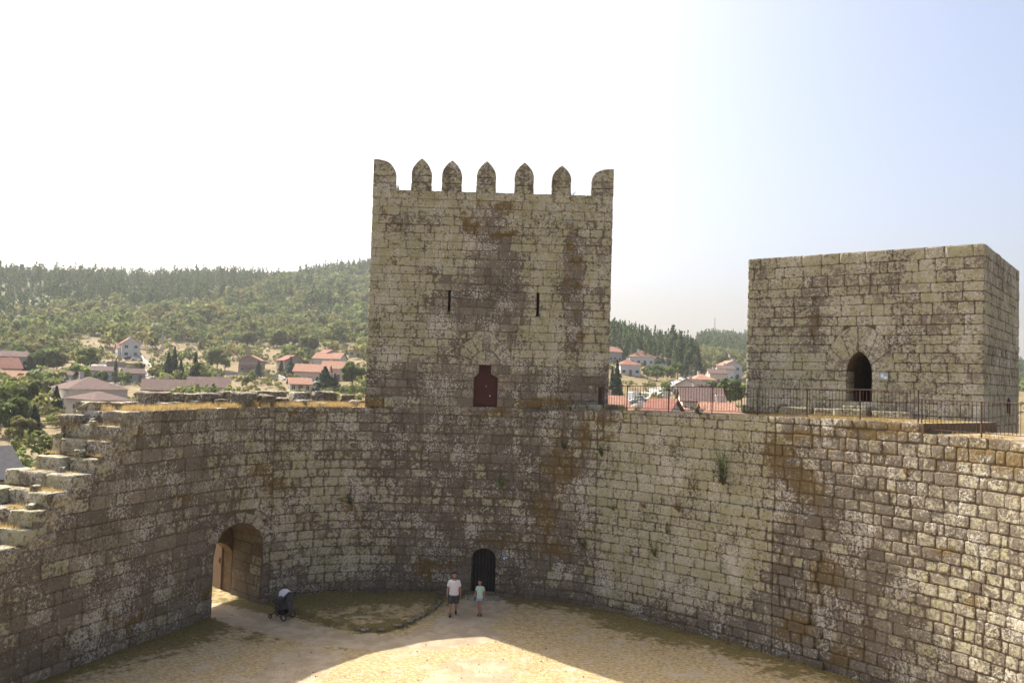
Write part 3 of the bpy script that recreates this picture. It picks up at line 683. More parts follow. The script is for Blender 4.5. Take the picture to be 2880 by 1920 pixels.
# ------------------------------------------------------------------ iron railings along the wall walk
def railing(name, pts, h, label, post_every=4):
    """pts: polyline of foot points (x,y,z)"""
    root = empty(name, pts[0]); tag(root, label, 'railing', 'rusty iron railings on the wall top')
    P = [Vector(p) for p in pts]; L = [0]
    for a, b in zip(P[:-1], P[1:]): L.append(L[-1] + (b - a).length)
    def at(l):
        for i in range(len(L) - 1):
            if l <= L[i + 1] + 1e-6: return P[i].lerp(P[i + 1], (l - L[i]) / max(1e-6, L[i + 1] - L[i]))
        return P[-1]
    n = int(L[-1] / .125); bars = MB(); up = Vector((0, 0, 1))
    for k in range(1, n):
        p = at(L[-1] * k / n); bars.tube([p + up * .1, p + up * h + Vector((random.gauss(0, .004), random.gauss(0, .004), 0))], .0085, 5)
    attach(bars.build('bars', RUST), root)
    for nm, z, r in (('top_rail', h, .017), ('bottom_rail', .1, .013)):
        m = MB(); m.tube([at(L[-1] * k / 24) + up * z for k in range(25)], r, 6); attach(m.build(nm, RUST), root)
    npst = max(1, round(L[-1] / 2.0))
    for k in range(npst + 1):
        p = at(L[-1] * k / npst); m = MB(); m.box(p + up * (h / 2 - .1), (.034, .034, h + .22)); attach(m.build('post', RUST), root)
sa = s_col(1357, 940)[0]; sb = s_col(2098, 968)[0]
pts = []
for k in range(30):
    s = sa + (sb - sa) * k / 29; pts.append(wmap(s, top_z(s) + .0, -.35 if s > s_col(1640, 950)[0] else -.30))
pts[0] = wmap(sa, top_z(sa), -1.1)
railing('iron_railing', pts, 1.02, 'long rusty iron railing on the wall top between the crenellated tower and the arched doorway')
sb2 = s_col(2106, 985)[0]; pts = [wmap(sb2 + (12 - sb2) * k / 29, 8.38, -.3) for k in range(30)]
railing('iron_railing', pts, 1.05, 'rusty iron railing on the lower wall top at the far right edge')
m = MB(); p = wmap(sa + .1, 8.4, -1.2); m.box((p[0], p[1], 8.93), (.11, .04, 1.05)); o = m.build('iron_gatepost', RUST); tag(o, 'broad rusty iron plate post at the left end of the railing by the tower', 'post')

exec_rest = True
# ------------------------------------------------------------------ courtyard ground
def inside_mound(x, y):
    return 0
mound_px = [(655, 1392), (700, 1412), (760, 1432), (830, 1447), (880, 1446), (930, 1434), (975, 1412), (1003, 1392), (1012, 1378), (1000, 1362), (900, 1335), (760, 1335), (640, 1360)]
MP = [on_z(*p, .1).xy for p in mound_px]
path_px = [[(470, 1380), (560, 1397), (650, 1420), (760, 1447), (850, 1462), (930, 1458), (985, 1440), (1030, 1405), (1050, 1382), (1075, 1374), (1150, 1374), (1180, 1392), (1150, 1412), (1125, 1440), (1170, 1455), (1100, 1478), (1000, 1490), (880, 1492), (760, 1482), (640, 1462), (560, 1440), (500, 1424), (430, 1400)]]
PP = [on_z(*p, .05).xy for p in path_px[0]]
PATCH = [[on_z(*p, 0).xy for p in [(1000, 1520), (1100, 1505), (1180, 1510), (1200, 1560), (1150, 1640), (1000, 1640), (940, 1580)]], [on_z(*p, 0).xy for p in [(640, 1490), (720, 1480), (800, 1500), (760, 1560), (640, 1620), (560, 1560)]]]
def sdist(poly, X, Y):
    """signed distance, negative inside (numpy)"""
    d = np.full(X.shape, 1e9); ins = np.zeros(X.shape, bool); n = len(poly)
    for i in range(n):
        a = poly[i]; b = poly[(i + 1) % n]; ex, ey = b[0] - a[0], b[1] - a[1]; wx, wy = X - a[0], Y - a[1]
        t = np.clip((wx * ex + wy * ey) / (ex * ex + ey * ey), 0, 1); d = np.minimum(d, (wx - ex * t) ** 2 + (wy - ey * t) ** 2)
        c = ((a[1] <= Y) & (b[1] > Y)) | ((b[1] <= Y) & (a[1] > Y)); xx = a[0] + (Y - a[1]) / np.where(b[1] == a[1], 1e-9, (b[1] - a[1])) * ex; ins ^= c & (X < xx)
    return np.where(ins, -1, 1) * np.sqrt(d)
def vnoise(X, Y, s, seed=0):
    """smooth value noise"""
    r = np.random.default_rng(seed); T = r.random((256, 256)); x = X / s + 100; y = Y / s + 100; xi = np.floor(x).astype(int); yi = np.floor(y).astype(int); fx = x - xi; fy = y - yi
    fx = fx * fx * (3 - 2 * fx); fy = fy * fy * (3 - 2 * fy); g_ = lambda a, b: T[a % 256, b % 256]
    return (g_(xi, yi) * (1 - fx) * (1 - fy) + g_(xi + 1, yi) * fx * (1 - fy) + g_(xi, yi + 1) * (1 - fx) * fy + g_(xi + 1, yi + 1) * fx * fy) * 2 - 1
def court_z(X, Y):
    m = sdist(MP, X, Y); p = sdist(PP, X, Y)
    z = .10 * np.clip((Y - 30) / 7, 0, 1) + .02 * vnoise(X, Y, 1.3, 1) + .012 * vnoise(X, Y, .4, 2) + .03 * vnoise(X, Y, 4, 3)
    edge = np.clip(-m / .16 + .2 * vnoise(X, Y, .3, 9), 0, 1); z = z + edge * (.10 + .05 * vnoise(X, Y, 1.1, 5)) - .03 * np.clip(-p / .3, 0, 1)
    return z
def ground_material():
    t = NT('courtyard_ground'); pth, drk, _, _ = t.at()
    g1 = t.noise(1.1, 6, .65, vec=t.scalev((1, 1, 1))); g2 = t.noise(6, 7, .78, vec=t.scalev((1.0, 1.8, 1))); g3 = t.noise(34, 3, .7)
    dry = t.mix(t.step(g2, .40, .60), (.30, .22, .10), (.58, .47, .27)); dry = t.mix(t.step(g1, .52, .66), dry, (.46, .40, .31)); dry = t.mix(t.math('MULTIPLY', t.step(g3, .35, .65), .35), dry, (.26, .19, .09))
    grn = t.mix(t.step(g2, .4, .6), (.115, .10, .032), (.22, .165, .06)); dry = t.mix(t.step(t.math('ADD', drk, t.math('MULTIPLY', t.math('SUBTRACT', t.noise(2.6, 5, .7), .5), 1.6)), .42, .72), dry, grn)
    dirt = t.mix(t.step(g1, .4, .6), (.35, .28, .185), (.45, .37, .255)); dirt = t.mix(t.math('MULTIPLY', t.step(g2, .5, .7), .4), dirt, (.26, .20, .12))
    c = t.mix(t.step(t.math('ADD', pth, t.math('MULTIPLY', t.math('SUBTRACT', t.noise(2.2, 7, .8), .5), 1.5)), .36, .66), dry, dirt)
    lit = t.step(t.noise(10, 5, .8), .60, .68); c = t.mix(t.math('MULTIPLY', lit, .55), c, (.14, .09, .045)); t.col(c); t.bump(t.math('ADD', g2, t.math('MULTIPLY', g3, .5)), .7, .04); return t.m
GM = ground_material()
nx, ny = 330, 380; gx = np.linspace(-19, 18.5, nx); gy = np.linspace(-.5, 40.5, ny); GX, GY = np.meshgrid(gx, gy)
GZ = court_z(GX, GY); pm = np.clip(.5 - sdist(PP, GX, GY) / .7, 0, 1)
for q in PATCH: pm = np.maximum(pm, np.clip(.35 - sdist(q, GX, GY) / 1.2, 0, .62))
pm = np.where(sdist(MP, GX, GY) < 0, pm * .2, pm)
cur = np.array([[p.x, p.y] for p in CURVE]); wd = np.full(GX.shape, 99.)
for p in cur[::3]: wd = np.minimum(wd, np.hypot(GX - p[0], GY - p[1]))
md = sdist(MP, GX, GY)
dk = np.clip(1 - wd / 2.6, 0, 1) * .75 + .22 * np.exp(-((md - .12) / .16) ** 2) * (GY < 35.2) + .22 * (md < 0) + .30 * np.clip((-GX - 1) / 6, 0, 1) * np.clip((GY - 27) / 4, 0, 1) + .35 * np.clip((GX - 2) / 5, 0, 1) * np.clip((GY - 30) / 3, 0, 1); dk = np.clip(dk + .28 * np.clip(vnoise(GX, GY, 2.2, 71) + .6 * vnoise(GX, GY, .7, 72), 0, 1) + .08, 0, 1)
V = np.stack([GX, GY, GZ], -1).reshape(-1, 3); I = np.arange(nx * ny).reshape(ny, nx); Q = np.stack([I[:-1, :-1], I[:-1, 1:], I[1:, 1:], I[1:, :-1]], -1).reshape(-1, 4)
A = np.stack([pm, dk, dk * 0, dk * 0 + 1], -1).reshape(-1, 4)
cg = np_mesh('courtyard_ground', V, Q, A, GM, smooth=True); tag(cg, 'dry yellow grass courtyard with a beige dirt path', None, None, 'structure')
# edging stones of the raised turf, and pebbles
for i in range(2, 9):
    a, b = MP[i], MP[i + 1]; L = (b - a).length; k = 0
    while k < L:
        w = random.uniform(.25, .5); p = a.lerp(b, min(1, (k + w / 2) / L))
        if random.random() < .55:
            es = MB(); rock(es, (p.x, p.y, .13), (w, .14, .08), math.atan2(b.y - a.y, b.x - a.x), .12, att=(.5, .3, .45, .2), k=3)
            o = es.build('edging_stone', STONE, smooth=True, offset=(p.x, p.y, .1)); o.location = (p.x, p.y, .1); tag(o, 'small flat weathered stone along the rim of the raised turf', 'stone', 'edging stones round the raised turf')
        k += w
# dry grass: blades on walk, treads, ledge and at the wall's foot
def blade_material():
    t = NT('dry_grass_blades', .8); a, b, _, _ = t.at(); c = t.mix(b, (.50, .385, .18), (.15, .16, .05)); c = t.mix(t.math('MULTIPLY', a, .5), c, (.42, .27, .12)); t.col(c)
    tr = t.n.new('ShaderNodeBsdfTranslucent'); t.l.new(c, tr.inputs[0]); mx = t.n.new('ShaderNodeMixShader'); mx.inputs[0].default_value = .4; t.l.new(t.b.outputs[0], mx.inputs[1]); t.l.new(tr.outputs[0], mx.inputs[2])
    t.l.new(mx.outputs[0], t.n['Material Output'].inputs[0]); return t.m
BLADE = blade_material()
def blades(P, hmin, hmax, green, w=.008):
    """P (n,3) roots -> V,Q(tri),A"""
    n = len(P); h = rng.uniform(hmin, hmax, n); az = rng.uniform(0, 2 * np.pi, n); ln = rng.uniform(.1, .6, n) * h; th = rng.uniform(0, 2 * np.pi, n)
    sx, sy = np.cos(th) * w, np.sin(th) * w; tip = P + np.stack([np.cos(az) * ln, np.sin(az) * ln, h], -1)
    V = np.stack([P + np.stack([sx, sy, 0 * sx], -1), P - np.stack([sx, sy, 0 * sx], -1), tip], 1).reshape(-1, 3)
    Q = np.arange(3 * n).reshape(-1, 3); A = np.zeros((3 * n, 4)); A[:, 0] = np.repeat(rng.random(n), 3); A[:, 1] = np.repeat(np.clip(green + rng.normal(0, .12, n), 0, 1), 3); return V, Q, A
def cat(parts):
    V = []; Q = []; A = []; b = 0
    for v, q, a in parts: V.append(v); Q.append(q + b); A.append(a); b += len(v)
    return np.concatenate(V), np.concatenate(Q), np.concatenate(A)
def clumps_on(s0, s1, d0, d1, n, per, zoff=0.0):
    out = []
    for _ in range(n):
        s = random.uniform(s0, s1); d = random.uniform(d0, d1); x, y, z = wmap(s, top_z(s) - .02 + zoff, d)
        if noise.noise(Vector((x * .9, y * .9, 3))) + .6 * noise.noise(Vector((x * 3, y * 3, 5))) < -.12: continue
        r = rng.normal(0, .07, (per, 2)); out.append(np.column_stack([x + r[:, 0], y + r[:, 1], np.full(per, z)]))
    return np.concatenate(out)
gp = [blades(clumps_on(S_TL - .5, STEPS[0], -.12, -2.3, 1500, 16), .06, .28, .03), blades(clumps_on(S_TL + .5, S_TL + 5, -.2, -2.4, 260, 16), .10, .32, .03)]
allst = STEPS + [STEPS[-1] + k for k in range(1, 5)]
for a, b in zip(allst[:-1], allst[1:]): gp.append(blades(clumps_on(a + .05, b + .02, -.1, -2.35, 75, 14), .04, .16, .03))
gp.append(blades(clumps_on(S_TR - 1, s_col(1150, 945)[0], -.15, -.9, 90, 16), .08, .3, .25))
gp.append(blades(clumps_on(S_LSTEP + .2, s_col(1700, 950)[0], -.2, -3.6, 420, 14), .04, .14, .35))
gp.append(blades(clumps_on(12, S_LSTEP - .1, -.05, -3.5, 320, 14), .04, .14, .1))
V, Q, A = cat(gp); o = np_mesh('dry_grass', V, Q, A, BLADE); tag(o, 'golden dry grass growing along the wall top and its steps', None, None, 'stuff')
fp = []
for _ in range(1500):
    s = random.uniform(8, STOT - 8); d = abs(random.gauss(0, .25)) + .06
    if abs(s - GC) < GW or abs(s - DC) < DW + .2: continue
    x, y, _z = wmap(s, 0, d); r = rng.normal(0, .06, (10, 2)); fp.append(np.column_stack([x + r[:, 0], y + r[:, 1], court_z(x + r[:, 0], y + r[:, 1])]))
for _ in range(600):
    i = random.randrange(len(MP)); a, b = MP[i], MP[(i + 1) % len(MP)]; p = a.lerp(b, random.random()); r = rng.normal(0, .12, (8, 2)); fp.append(np.column_stack([p.x + r[:, 0], p.y + r[:, 1], court_z(p.x + r[:, 0], p.y + r[:, 1])]))
V, Q, A = blades(np.concatenate(fp), .04, .13, .75); o = np_mesh('green_grass', V, Q, A, BLADE); tag(o, 'short green grass at the foot of the wall and turf edge', None, None, 'stuff')
n = 60000; X = rng.uniform(-14, 13, n); Y = rng.uniform(20, 37, n); k = (sdist(PP, X, Y) > .1) & (vnoise(X, Y, 1.2, 21) > -.1)
X, Y = X[k], Y[k]; ins = sdist([Vector((p.x, p.y)) for p in CURVE[::4]], X, Y) < -.2; X, Y = X[ins], Y[ins]
V, Q, A = blades(np.column_stack([X, Y, court_z(X, Y)]), 
 .02, .075, .12, .006); o = np_mesh('lawn_grass', V, Q, A, BLADE); tag(o, 'sparse parched grass blades across the courtyard', None, None, 'stuff')
pb = MB()
for _ in range(520):
    x, y = random.uniform(-13, 12), random.uniform(22, 37)
    if sdist([Vector((p.x, p.y)) for p in CURVE[::6]], np.array([x]), np.array([y]))[0] > -.15: continue
    if random.random() < .35:
        s = random.uniform(10, STOT - 10); x, y, _z = wmap(s, 0, abs(random.gauss(0, .3)) + .08)
        if y < 18: continue
    w = random.uniform(.02, .055); rock(pb, (x, y, float(court_z(np.array([x]), np.array([y]))[0]) + w * .2), (w, w * .8, w * .6), random.uniform(0, 3), .15, att=(random.random(), .2, .3, .1), k=2)
o = pb.build('pebbles', STONE); tag(o, 'loose pebbles and stone chips scattered over the courtyard', None, None, 'stuff')
# a stick lying on the path
m = MB(); a = on_z(676, 1415, .1); b = on_z(722, 1429, .1); m.tube([a, a.lerp(b, .5) + Vector((0, 0, .03)), b], [.012, .018, .01], 6); o = m.build('fallen_stick', simple('bark_stick', (.08, .06, .045), (.12, .09, .06), 10)); tag(o, 'thin dark stick lying on the dirt path in front of the archway', 'stick')

# ------------------------------------------------------------------ plants rooted in the walls
def leaf_material(name, c1, c2, tr=.35):
    t = NT(name, .7); a, b, _, _ = t.at(); c = t.mix(a, c1, c2); c = t.mix(t.math('MULTIPLY', b, .6), c, (.16, .11, .05)); t.col(c)
    n = t.n.new('ShaderNodeBsdfTranslucent'); t.l.new(c, n.inputs[0]); mx = t.n.new('ShaderNodeMixShader'); mx.inputs[0].default_value = tr; t.l.new(t.b.outputs[0], mx.inputs[1]); t.l.new(n.outputs[0], mx.inputs[2])
    t.l.new(mx.outputs[0], t.n['Material Output'].inputs[0]); return t.m
LEAFG = leaf_material('bright_leaves', (.10, .17, .03), (.22, .30, .06)); LEAFD = leaf_material('dark_leaves', (.035, .055, .02), (.07, .10, .035))
LEAFR = leaf_material('withered_leaves', (.20, .09, .04), (.26, .17, .07))
STEM = simple('plant_stem', (.10, .08, .04), (.16, .12, .06), 10)
def quads(C, size, aspect=1.0, A=None):
    n = len(C); a = rng.normal(0, 1, (n, 3)); a /= np.linalg.norm(a, axis=1)[:, None]; b = np.cross(a, rng.normal(0, 1, (n, 3))); b /= np.linalg.norm(b, axis=1)[:, None]
    s = (np.asarray(size) * rng.uniform(.6, 1.3, n))[:, None]; a = a * s; b = b * s * aspect
    V = np.stack([C - a, C - b * .6, C + a, C + b * .6], 1).reshape(-1, 4, 3).reshape(-1, 3); Q = np.arange(4 * n).reshape(-1, 4)
    AA = np.zeros((4 * n, 4)); AA[:, 0] = np.repeat(rng.random(n) if A is None else A, 4); return V, Q, AA
def wall_plant(px, py, w, h, mat, label, kind='bush', dens=120):
    s, z = s_col(px, py + h / 2); x0, y0, _ = wmap(s, 0, 0); m = math.hypot(x0, y0) / F; W = w * m; Hh = h * m
    w *= 1.25; h *= 1.2; W = w * m; Hh = h * m; dens = int(dens * 2.2); root = empty('wall_plant', (x0, y0, z)); tag(root, label, 'plant', 'small plants rooted in the wall')
    st = MB(); C = []
    nst = 9 if kind == 'bush' else 7
    for k in range(nst):
        a = random.uniform(-.9, .9); L = Hh * random.uniform(.55, 1.0); tipu = s + a * W * .5; d = .12 + random.random() * .22
        p0 = Vector(wmap(s, z, .02)); p1 = Vector(wmap(s + (tipu - s) * .4, z + L * .45, .08 + d * .6)); p2 = Vector(wmap(tipu, z + L, .06 + d))
        st.tube([p0, p1, p2], [.008, .006, .003], 4)
        for q in range(int(dens / nst)):
            t = random.uniform(.25, 1.02); p = p0.lerp(p1, t * 2) if t < .5 else p1.lerp(p2, t * 2 - 1); sp = .05 if kind == 'bush' else .025
            C.append((p.x + random.gauss(0, sp), p.y + random.gauss(0, sp), p.z + random.gauss(0, sp)))
    attach(st.build('stem', STEM), root); V, Q, A = quads(np.array(C), .032, .6); attach(np_mesh('foliage', V, Q, A, mat), root)
for a in ((1662, 1060, 40, 50, LEAFG, 'bright leafy top plant sprouting on the pale right wall above a dark tuft', 'bush', 260), (1662, 1093, 34, 44, LEAFD, 'dark bushy tuft on the pale right wall under the bright leafy plant', 'bush', 320),
          (1152, 1108, 24, 28, LEAFG, 'bright green sprig on the wall beneath the maroon door', 'bush', 170), (1385, 1035, 14, 26, LEAFD, 'small dark tuft beside the mossy streak right of the tower', 'bush', 120), (1507, 1262, 24, 40, LEAFD, 'thin upright dark sprig low on the pale right wall', 'thin', 90),
          (1535, 1215, 18, 32, LEAFR, 'half withered sprig on the pale right wall above the thin dark one', 'thin', 60), (1345, 1245, 26, 26, LEAFD, 'dark clump low on the wall right of the lower door', 'bush', 120), (1298, 1020, 20, 26, LEAFD, 'dark fern clump in the mossy stain right of the maroon door', 'bush', 110),
          (1596, 1110, 34, 34, LEAFR, 'faded brownish sprig left of the bright leafy plant on the wall', 'thin', 60), (1565, 1165, 26, 22, LEAFR, 'rusty red grass tuft growing on the narrow ledge across the right wall', 'thin', 110), (1483, 1160, 14, 14, LEAFR, 'small rusty tuft at the left part of the narrow ledge', 'thin', 50),
          (1412, 1165, 14, 16, LEAFG, 'small green weed at the left end of the narrow ledge', 'bush', 50), (2090, 1085, 10, 22, LEAFR, 'reddish weed high on the far right wall below the step', 'thin', 40), (805, 1145, 22, 24, LEAFD, 'dark clump on the wall below the left foot of the tower', 'bush', 90), (1610, 944, 34, 16, LEAFD, 'low dark tuft on the wall edge in front of the railing', 'bush', 120)):
    wall_plant(*a)
def face_plant(fm, u, z, w, h, mat, label, dens):
    x0, y0, _ = fm(u, z, 0); root = empty('wall_plant', (x0, y0, z)); tag(root, label, 'plant', 'small plants rooted in the wall'); st = MB(); C = []
    for k in range(6):
        p0 = Vector(fm(u, z, .02)); p2 = Vector(fm(u + random.uniform(-w, w) / 2, z + h * random.uniform(.3, 1), .1 + .1 * random.random())); st.tube([p0, p0.lerp(p2, .5), p2], [.008, .006, .003], 4)
        for q in range(dens // 6): p = p0.lerp(p2, random.uniform(.2, 1)); C.append((p.x + random.gauss(0, .04), p.y + random.gauss(0, .04), p.z + random.gauss(0, .04)))
    attach(st.build('stem', STEM), root); V, Q, A = quads(np.array(C), .03, .6); attach(np_mesh('foliage', V, Q, A, mat), root)
u, z = ku(1872, 690); face_plant(fmapK, u, z, .5, .35, LEAFG, 'yellow green sprig on the dark streak of the arched-door building', 60)
u, z = tu(1314, 452); face_plant(fmapT, u, z, .4, .3, LEAFD, 'dry little sprig on the tower top between the last two merlons', 40)
u, z = tu(1072, 592); face_plant(fmapT, u, z, .35, .12, LEAFD, 'tiny green tuft in a joint at mid height of the tower face', 40)
u, z = ku(1840, 950); face_plant(fmapK, u, z, 1.6, .3, LEAFG, 'low green weeds at the foot of the arched-door building', 120)
# ------------------------------------------------------------------ terrain round the castle: valley, village slopes and wooded ridges
# profiles (distance, picture height) read along a few bearings, turned into real heights
PROF = {0: [(60, 1190), (84, 1170), (105, 1070), (150, 958), (200, 908), (260, 870), (340, 826), (450, 785), (600, 725), (800, 648), (1000, 640)],
        300: [(60, 1150), (84, 1120), (105, 1030), (150, 948), (240, 912), (280, 882), (340, 825), (420, 790), (550, 742), (700, 692), (850, 651), (1050, 644)],
        560: [(60, 1060), (100, 990), (200, 925), (240, 892), (300, 858), (380, 822), (480, 772), (600, 722), (800, 652), (1000, 645)],
        840: [(60, 1060), (100, 985), (150, 945), (220, 905), (300, 862), (400, 812), (520, 752), (680, 692), (900, 626), (1100, 620)],
        1100: [(60, 1060), (100, 1000), (200, 920), (300, 870), (400, 830), (520, 770), (700, 720), (900, 680), (1100, 675)],
        1390: [(60, 1060), (100, 1008), (150, 966), (200, 925), (250, 895), (300, 866), (350, 836), (420, 808), (520, 778), (700, 770), (1000, 772)],
        1550: [(60, 1060), (100, 1010), (150, 962), (200, 932), (250, 902), (320, 868), (380, 838), (450, 812), (560, 800), (700, 800), (1000, 800)],
        1625: [(60, 1060), (100, 1010), (150, 962), (200, 930), (300, 886), (380, 862), (500, 832), (700, 795), (900, 779), (1100, 780)],
        1710: [(60, 1060), (100, 1010), (150, 962), (200, 932), (300, 884), (450, 850), (700, 806), (900, 784), (1100, 785)],
        2000: [(60, 1070), (100, 1010), (200, 940), (300, 905), (500, 860), (700, 820), (900, 800), (1100, 800)],
        2400: [(60, 1080), (100, 1030), (200, 960), (300, 935), (500, 890), (700, 868), (900, 856), (1100, 858)]}
DG = np.array([0, 20, 48, 60, 80, 100, 130, 160, 200, 240, 280, 320, 360, 400, 450, 500, 560, 620, 700, 800, 900, 1000, 1100, 1400, 2400.])
AZ = []; ZT = []
for px in sorted(PROF):
    pr = PROF[px]; dd_ = [p[0] for p in pr]; zz = []
    for D, py in pr:
        d = ray(px, py); zz.append(EYE + d.z / math.hypot(d.x, d.y) * D)
    d = ray(px, 850); AZ.append(math.atan2(d.x, d.y)); dd_ = [0, 46] + dd_ + [2400]; zz = [-.35, -.35] + zz + [zz[-1] - 25]; ZT.append(np.interp(DG, dd_, zz))
side = np.interp(DG, [0, 46, 70, 150, 400, 800, 1100, 2400], [-.35, -.35, -3.5, -4, 10, 50, 55, 30])
AZ = [-math.pi, AZ[0] - .9] + AZ + [AZ[-1] + .9, math.pi]; ZT = [side, side] + ZT + [side, side]; AZ = np.array(AZ); ZT = np.array(ZT)
def terr(X, Y):
    X = np.asarray(X, float); Y = np.asarray(Y, float); az = np.arctan2(X, Y); D = np.hypot(X, Y)
    i = np.clip(np.searchsorted(AZ, az) - 1, 0, len(AZ) - 2); t = (az - AZ[i]) / (AZ[i + 1] - AZ[i]); t = t * t * (3 - 2 * t)
    j = np.clip(np.searchsorted(DG, D) - 1, 0, len(DG) - 2); u = np.clip((D - DG[j]) / (DG[j + 1] - DG[j]), 0, 1)
    z = (ZT[i, j] * (1 - u) + ZT[i, j + 1] * u) * (1 - t) + (ZT[i + 1, j] * (1 - u) + ZT[i + 1, j + 1] * u) * t
    a = np.clip((D - 60) / 300, 0, 1); z = z + a * (2.2 * vnoise(X, Y, 45, 31) + 1.0 * vnoise(X, Y, 17, 32)) + np.clip((D - 48) / 20, 0, 1) * .35 * vnoise(X, Y, 6, 33)
    near = np.clip((np.hypot(X, Y - 18) - 27) / 8, 0, 1); return -.35 + (z + .35) * near
def tz(x, y): return float(terr(np.array([x]), np.array([y]))[0])
def terrain_material():
    t = NT('hillside_ground'); a, b, rd, _ = t.at(); n1 = t.noise(.06, 6, .65); n2 = t.noise(.4, 6, .7); n3 = t.noise(2.4, 4, .7)
    dry = t.mix(t.step(n2, .38, .62), (.145, .105, .045), (.215, .16, .075)); dry = t.mix(t.math('MULTIPLY', t.step(n3, .45, .65), .5), dry, (.09, .08, .035))
    scr = t.mix(t.step(n2, .35, .65), (.05, .068, .022), (.125, .12, .042)); c = t.mix(t.step(t.math('ADD', a, t.math('MULTIPLY', t.math('SUBTRACT', n2, .5), 1.4)), .4, .6), dry, scr)
    c = t.mix(t.step(t.math('ADD', b, t.math('MULTIPLY', t.math('SUBTRACT', n3, .5), .5)), .45, .55), c, (.12, .17, .045)); c = t.mix(t.step(rd, .45, .55), c, (.36, .35, .33)); t.col(c); t.bump(n3, .8, .3); return t.m
def hit(px, py, d0=70, d1=1200):
    """where the sight line meets the terrain"""
    d = ray(px, py); L = math.hypot(d.x, d.y); T = np.arange(d0, d1, 1.0); X = d.x / L * T; Y = d.y / L * T; Z = EYE + d.z / L * T; k = np.where(Z <= terr(X, Y))[0]
    i = k[0] if len(k) else len(T) - 1
    return float(X[i]), float(Y[i]), float(T[i])
ROADS = [[(1380, 942), (1420, 928), (1462, 918), (1500, 904), (1540, 890), (1563, 878), (1590, 868)], [(215, 838), (262, 842), (300, 846), (335, 850), (352, 868)], [(0, 905), (90, 895), (170, 884), (260, 882), (340, 876)], [(20, 944), (110, 936), (190, 928)]]
RW = [(hit(*p)[:2]) for p in []]
rad = np.concatenate([np.linspace(20, 60, 14), np.geomspace(62, 1150, 230), np.linspace(1180, 2400, 8)])
azs = np.concatenate([np.linspace(-math.pi, -.75, 60, endpoint=False), np.linspace(-.75, .75, 420, endpoint=False), np.linspace(.75, math.pi, 61)])
RR, AA_ = np.meshgrid(rad, azs, indexing='ij'); TX = RR * np.sin(AA_); TY = RR * np.cos(AA_); TZ = terr(TX, TY)
scrub = np.clip((TZ - 14) / 26, 0, 1) * .9 + .14; green = np.zeros_like(TX); road = np.zeros_like(TX)
for (px, py, r) in ((1470, 905, 9), (1450, 893, 8), (1500, 898, 8), (150, 900, 8), (100, 880, 7)):
    x, y, _ = hit(px, py); green = np.maximum(green, .42 * np.exp(-((TX - x) ** 2 + (TY - y) ** 2) / r ** 2))
for R_, wd_ in zip(ROADS, (4.2, 2.4, 2.5, 2.5)):
    pts = [hit(*p)[:2] for p in R_]
    for a, b in zip(pts[:-1], pts[1:]):
        ex, ey = b[0] - a[0], b[1] - a[1]; q = np.clip(((TX - a[0]) * ex + (TY - a[1]) * ey) / (ex * ex + ey * ey), 0, 1); dist = np.hypot(TX - a[0] - ex * q, TY - a[1] - ey * q); road = np.maximum(road, np.clip(1 - dist / (wd_ * 2), 0, 1))
V = np.stack([TX, TY, TZ], -1).reshape(-1, 3); I = np.arange(TX.size).reshape(TX.shape); Q = np.stack([I[:-1, :-1], I[1:, :-1], I[1:, 1:], I[:-1, 1:]], -1).reshape(-1, 4)
# inner disc
c0 = len(V); V = np.vstack([V, [[0, 0, -.35]]]); Q = Q[:, ::-1]
A = np.vstack([np.stack([scrub, green, road, road * 0 + 1], -1).reshape(-1, 4), [[0, 0, 0, 1]]])
inn = np.array([[c0, I[0, k + 1], I[0, k], c0] for k in range(TX.shape[1] - 1)])[:, :3]
tr = np_mesh('terrain', V, Q, A, terrain_material(), smooth=True); tag(tr, 'dry grassy hills and valley around the castle', None, None, 'structure')

# ------------------------------------------------------------------ trees
def crown_broad(n, r, h, size, seed, clumps=11, low=.0):
    """leaf quads in clumps over a rounded crown, base at z=0"""
    g_ = np.random.default_rng(seed); cc = []; cr = []
    for k in range(clumps):
        a = g_.uniform(0, 2 * np.pi); e = g_.uniform(-.35, 1.0); q = math.sqrt(max(0, 1 - e * e * .8)) * g_.uniform(.45, .8)
        cc.append((r * q * math.cos(a), r * q * math.sin(a), h * (.48 + .36 * e))); cr.append(g_.uniform(.28, .46) * r)
    cc = np.array(cc); cr = np.array(cr); w = cr ** 2 / np.sum(cr ** 2); idx = g_.choice(clumps, n, p=w); d = g_.normal(0, 1, (n, 3)); d /= np.linalg.norm(d, axis=1)[:, None]; d[:, 2] = np.abs(d[:, 2]) * np.where(g_.random(n) < .75, 1, -1)
    C = cc[idx] + d * (cr[idx] * g_.uniform(.72, 1.05, n))[:, None] * [1, 1, .8]; nrm = d + g_.normal(0, .45, (n, 3)); tint = np.clip(g_.random(clumps)[idx] * .6 + g_.random(n) * .4, 0, 1); return C, nrm, tint, size
def crown_conifer(n, r, h, size, seed, ragged=.25, base=.08):
    g_ = np.random.default_rng(seed); t = g_.random(n) ** .75; z = h * (base + (1 - base) * (1 - t)); a = g_.uniform(0, 2 * np.pi, n)
    layer = np.floor((1 - t) * 14); rr = r * t * (1 + ragged * np.sin(a * 3 + layer * 1.7) + g_.normal(0, ragged * .5, n)) * (.78 + .22 * ((1 - t) * 14 % 1 < .55)); rr *= g_.uniform(.75, 1.12, n)
    C = np.stack([rr * np.cos(a), rr * np.sin(a), z], -1); nrm = np.stack([np.cos(a), np.sin(a), np.full(n, .55)], -1) + g_.normal(0, .35, (n, 3)); return C, nrm, np.clip(g_.random(n) * .5 + .5 * g_.random(15)[layer.astype(int)], 0, 1), size
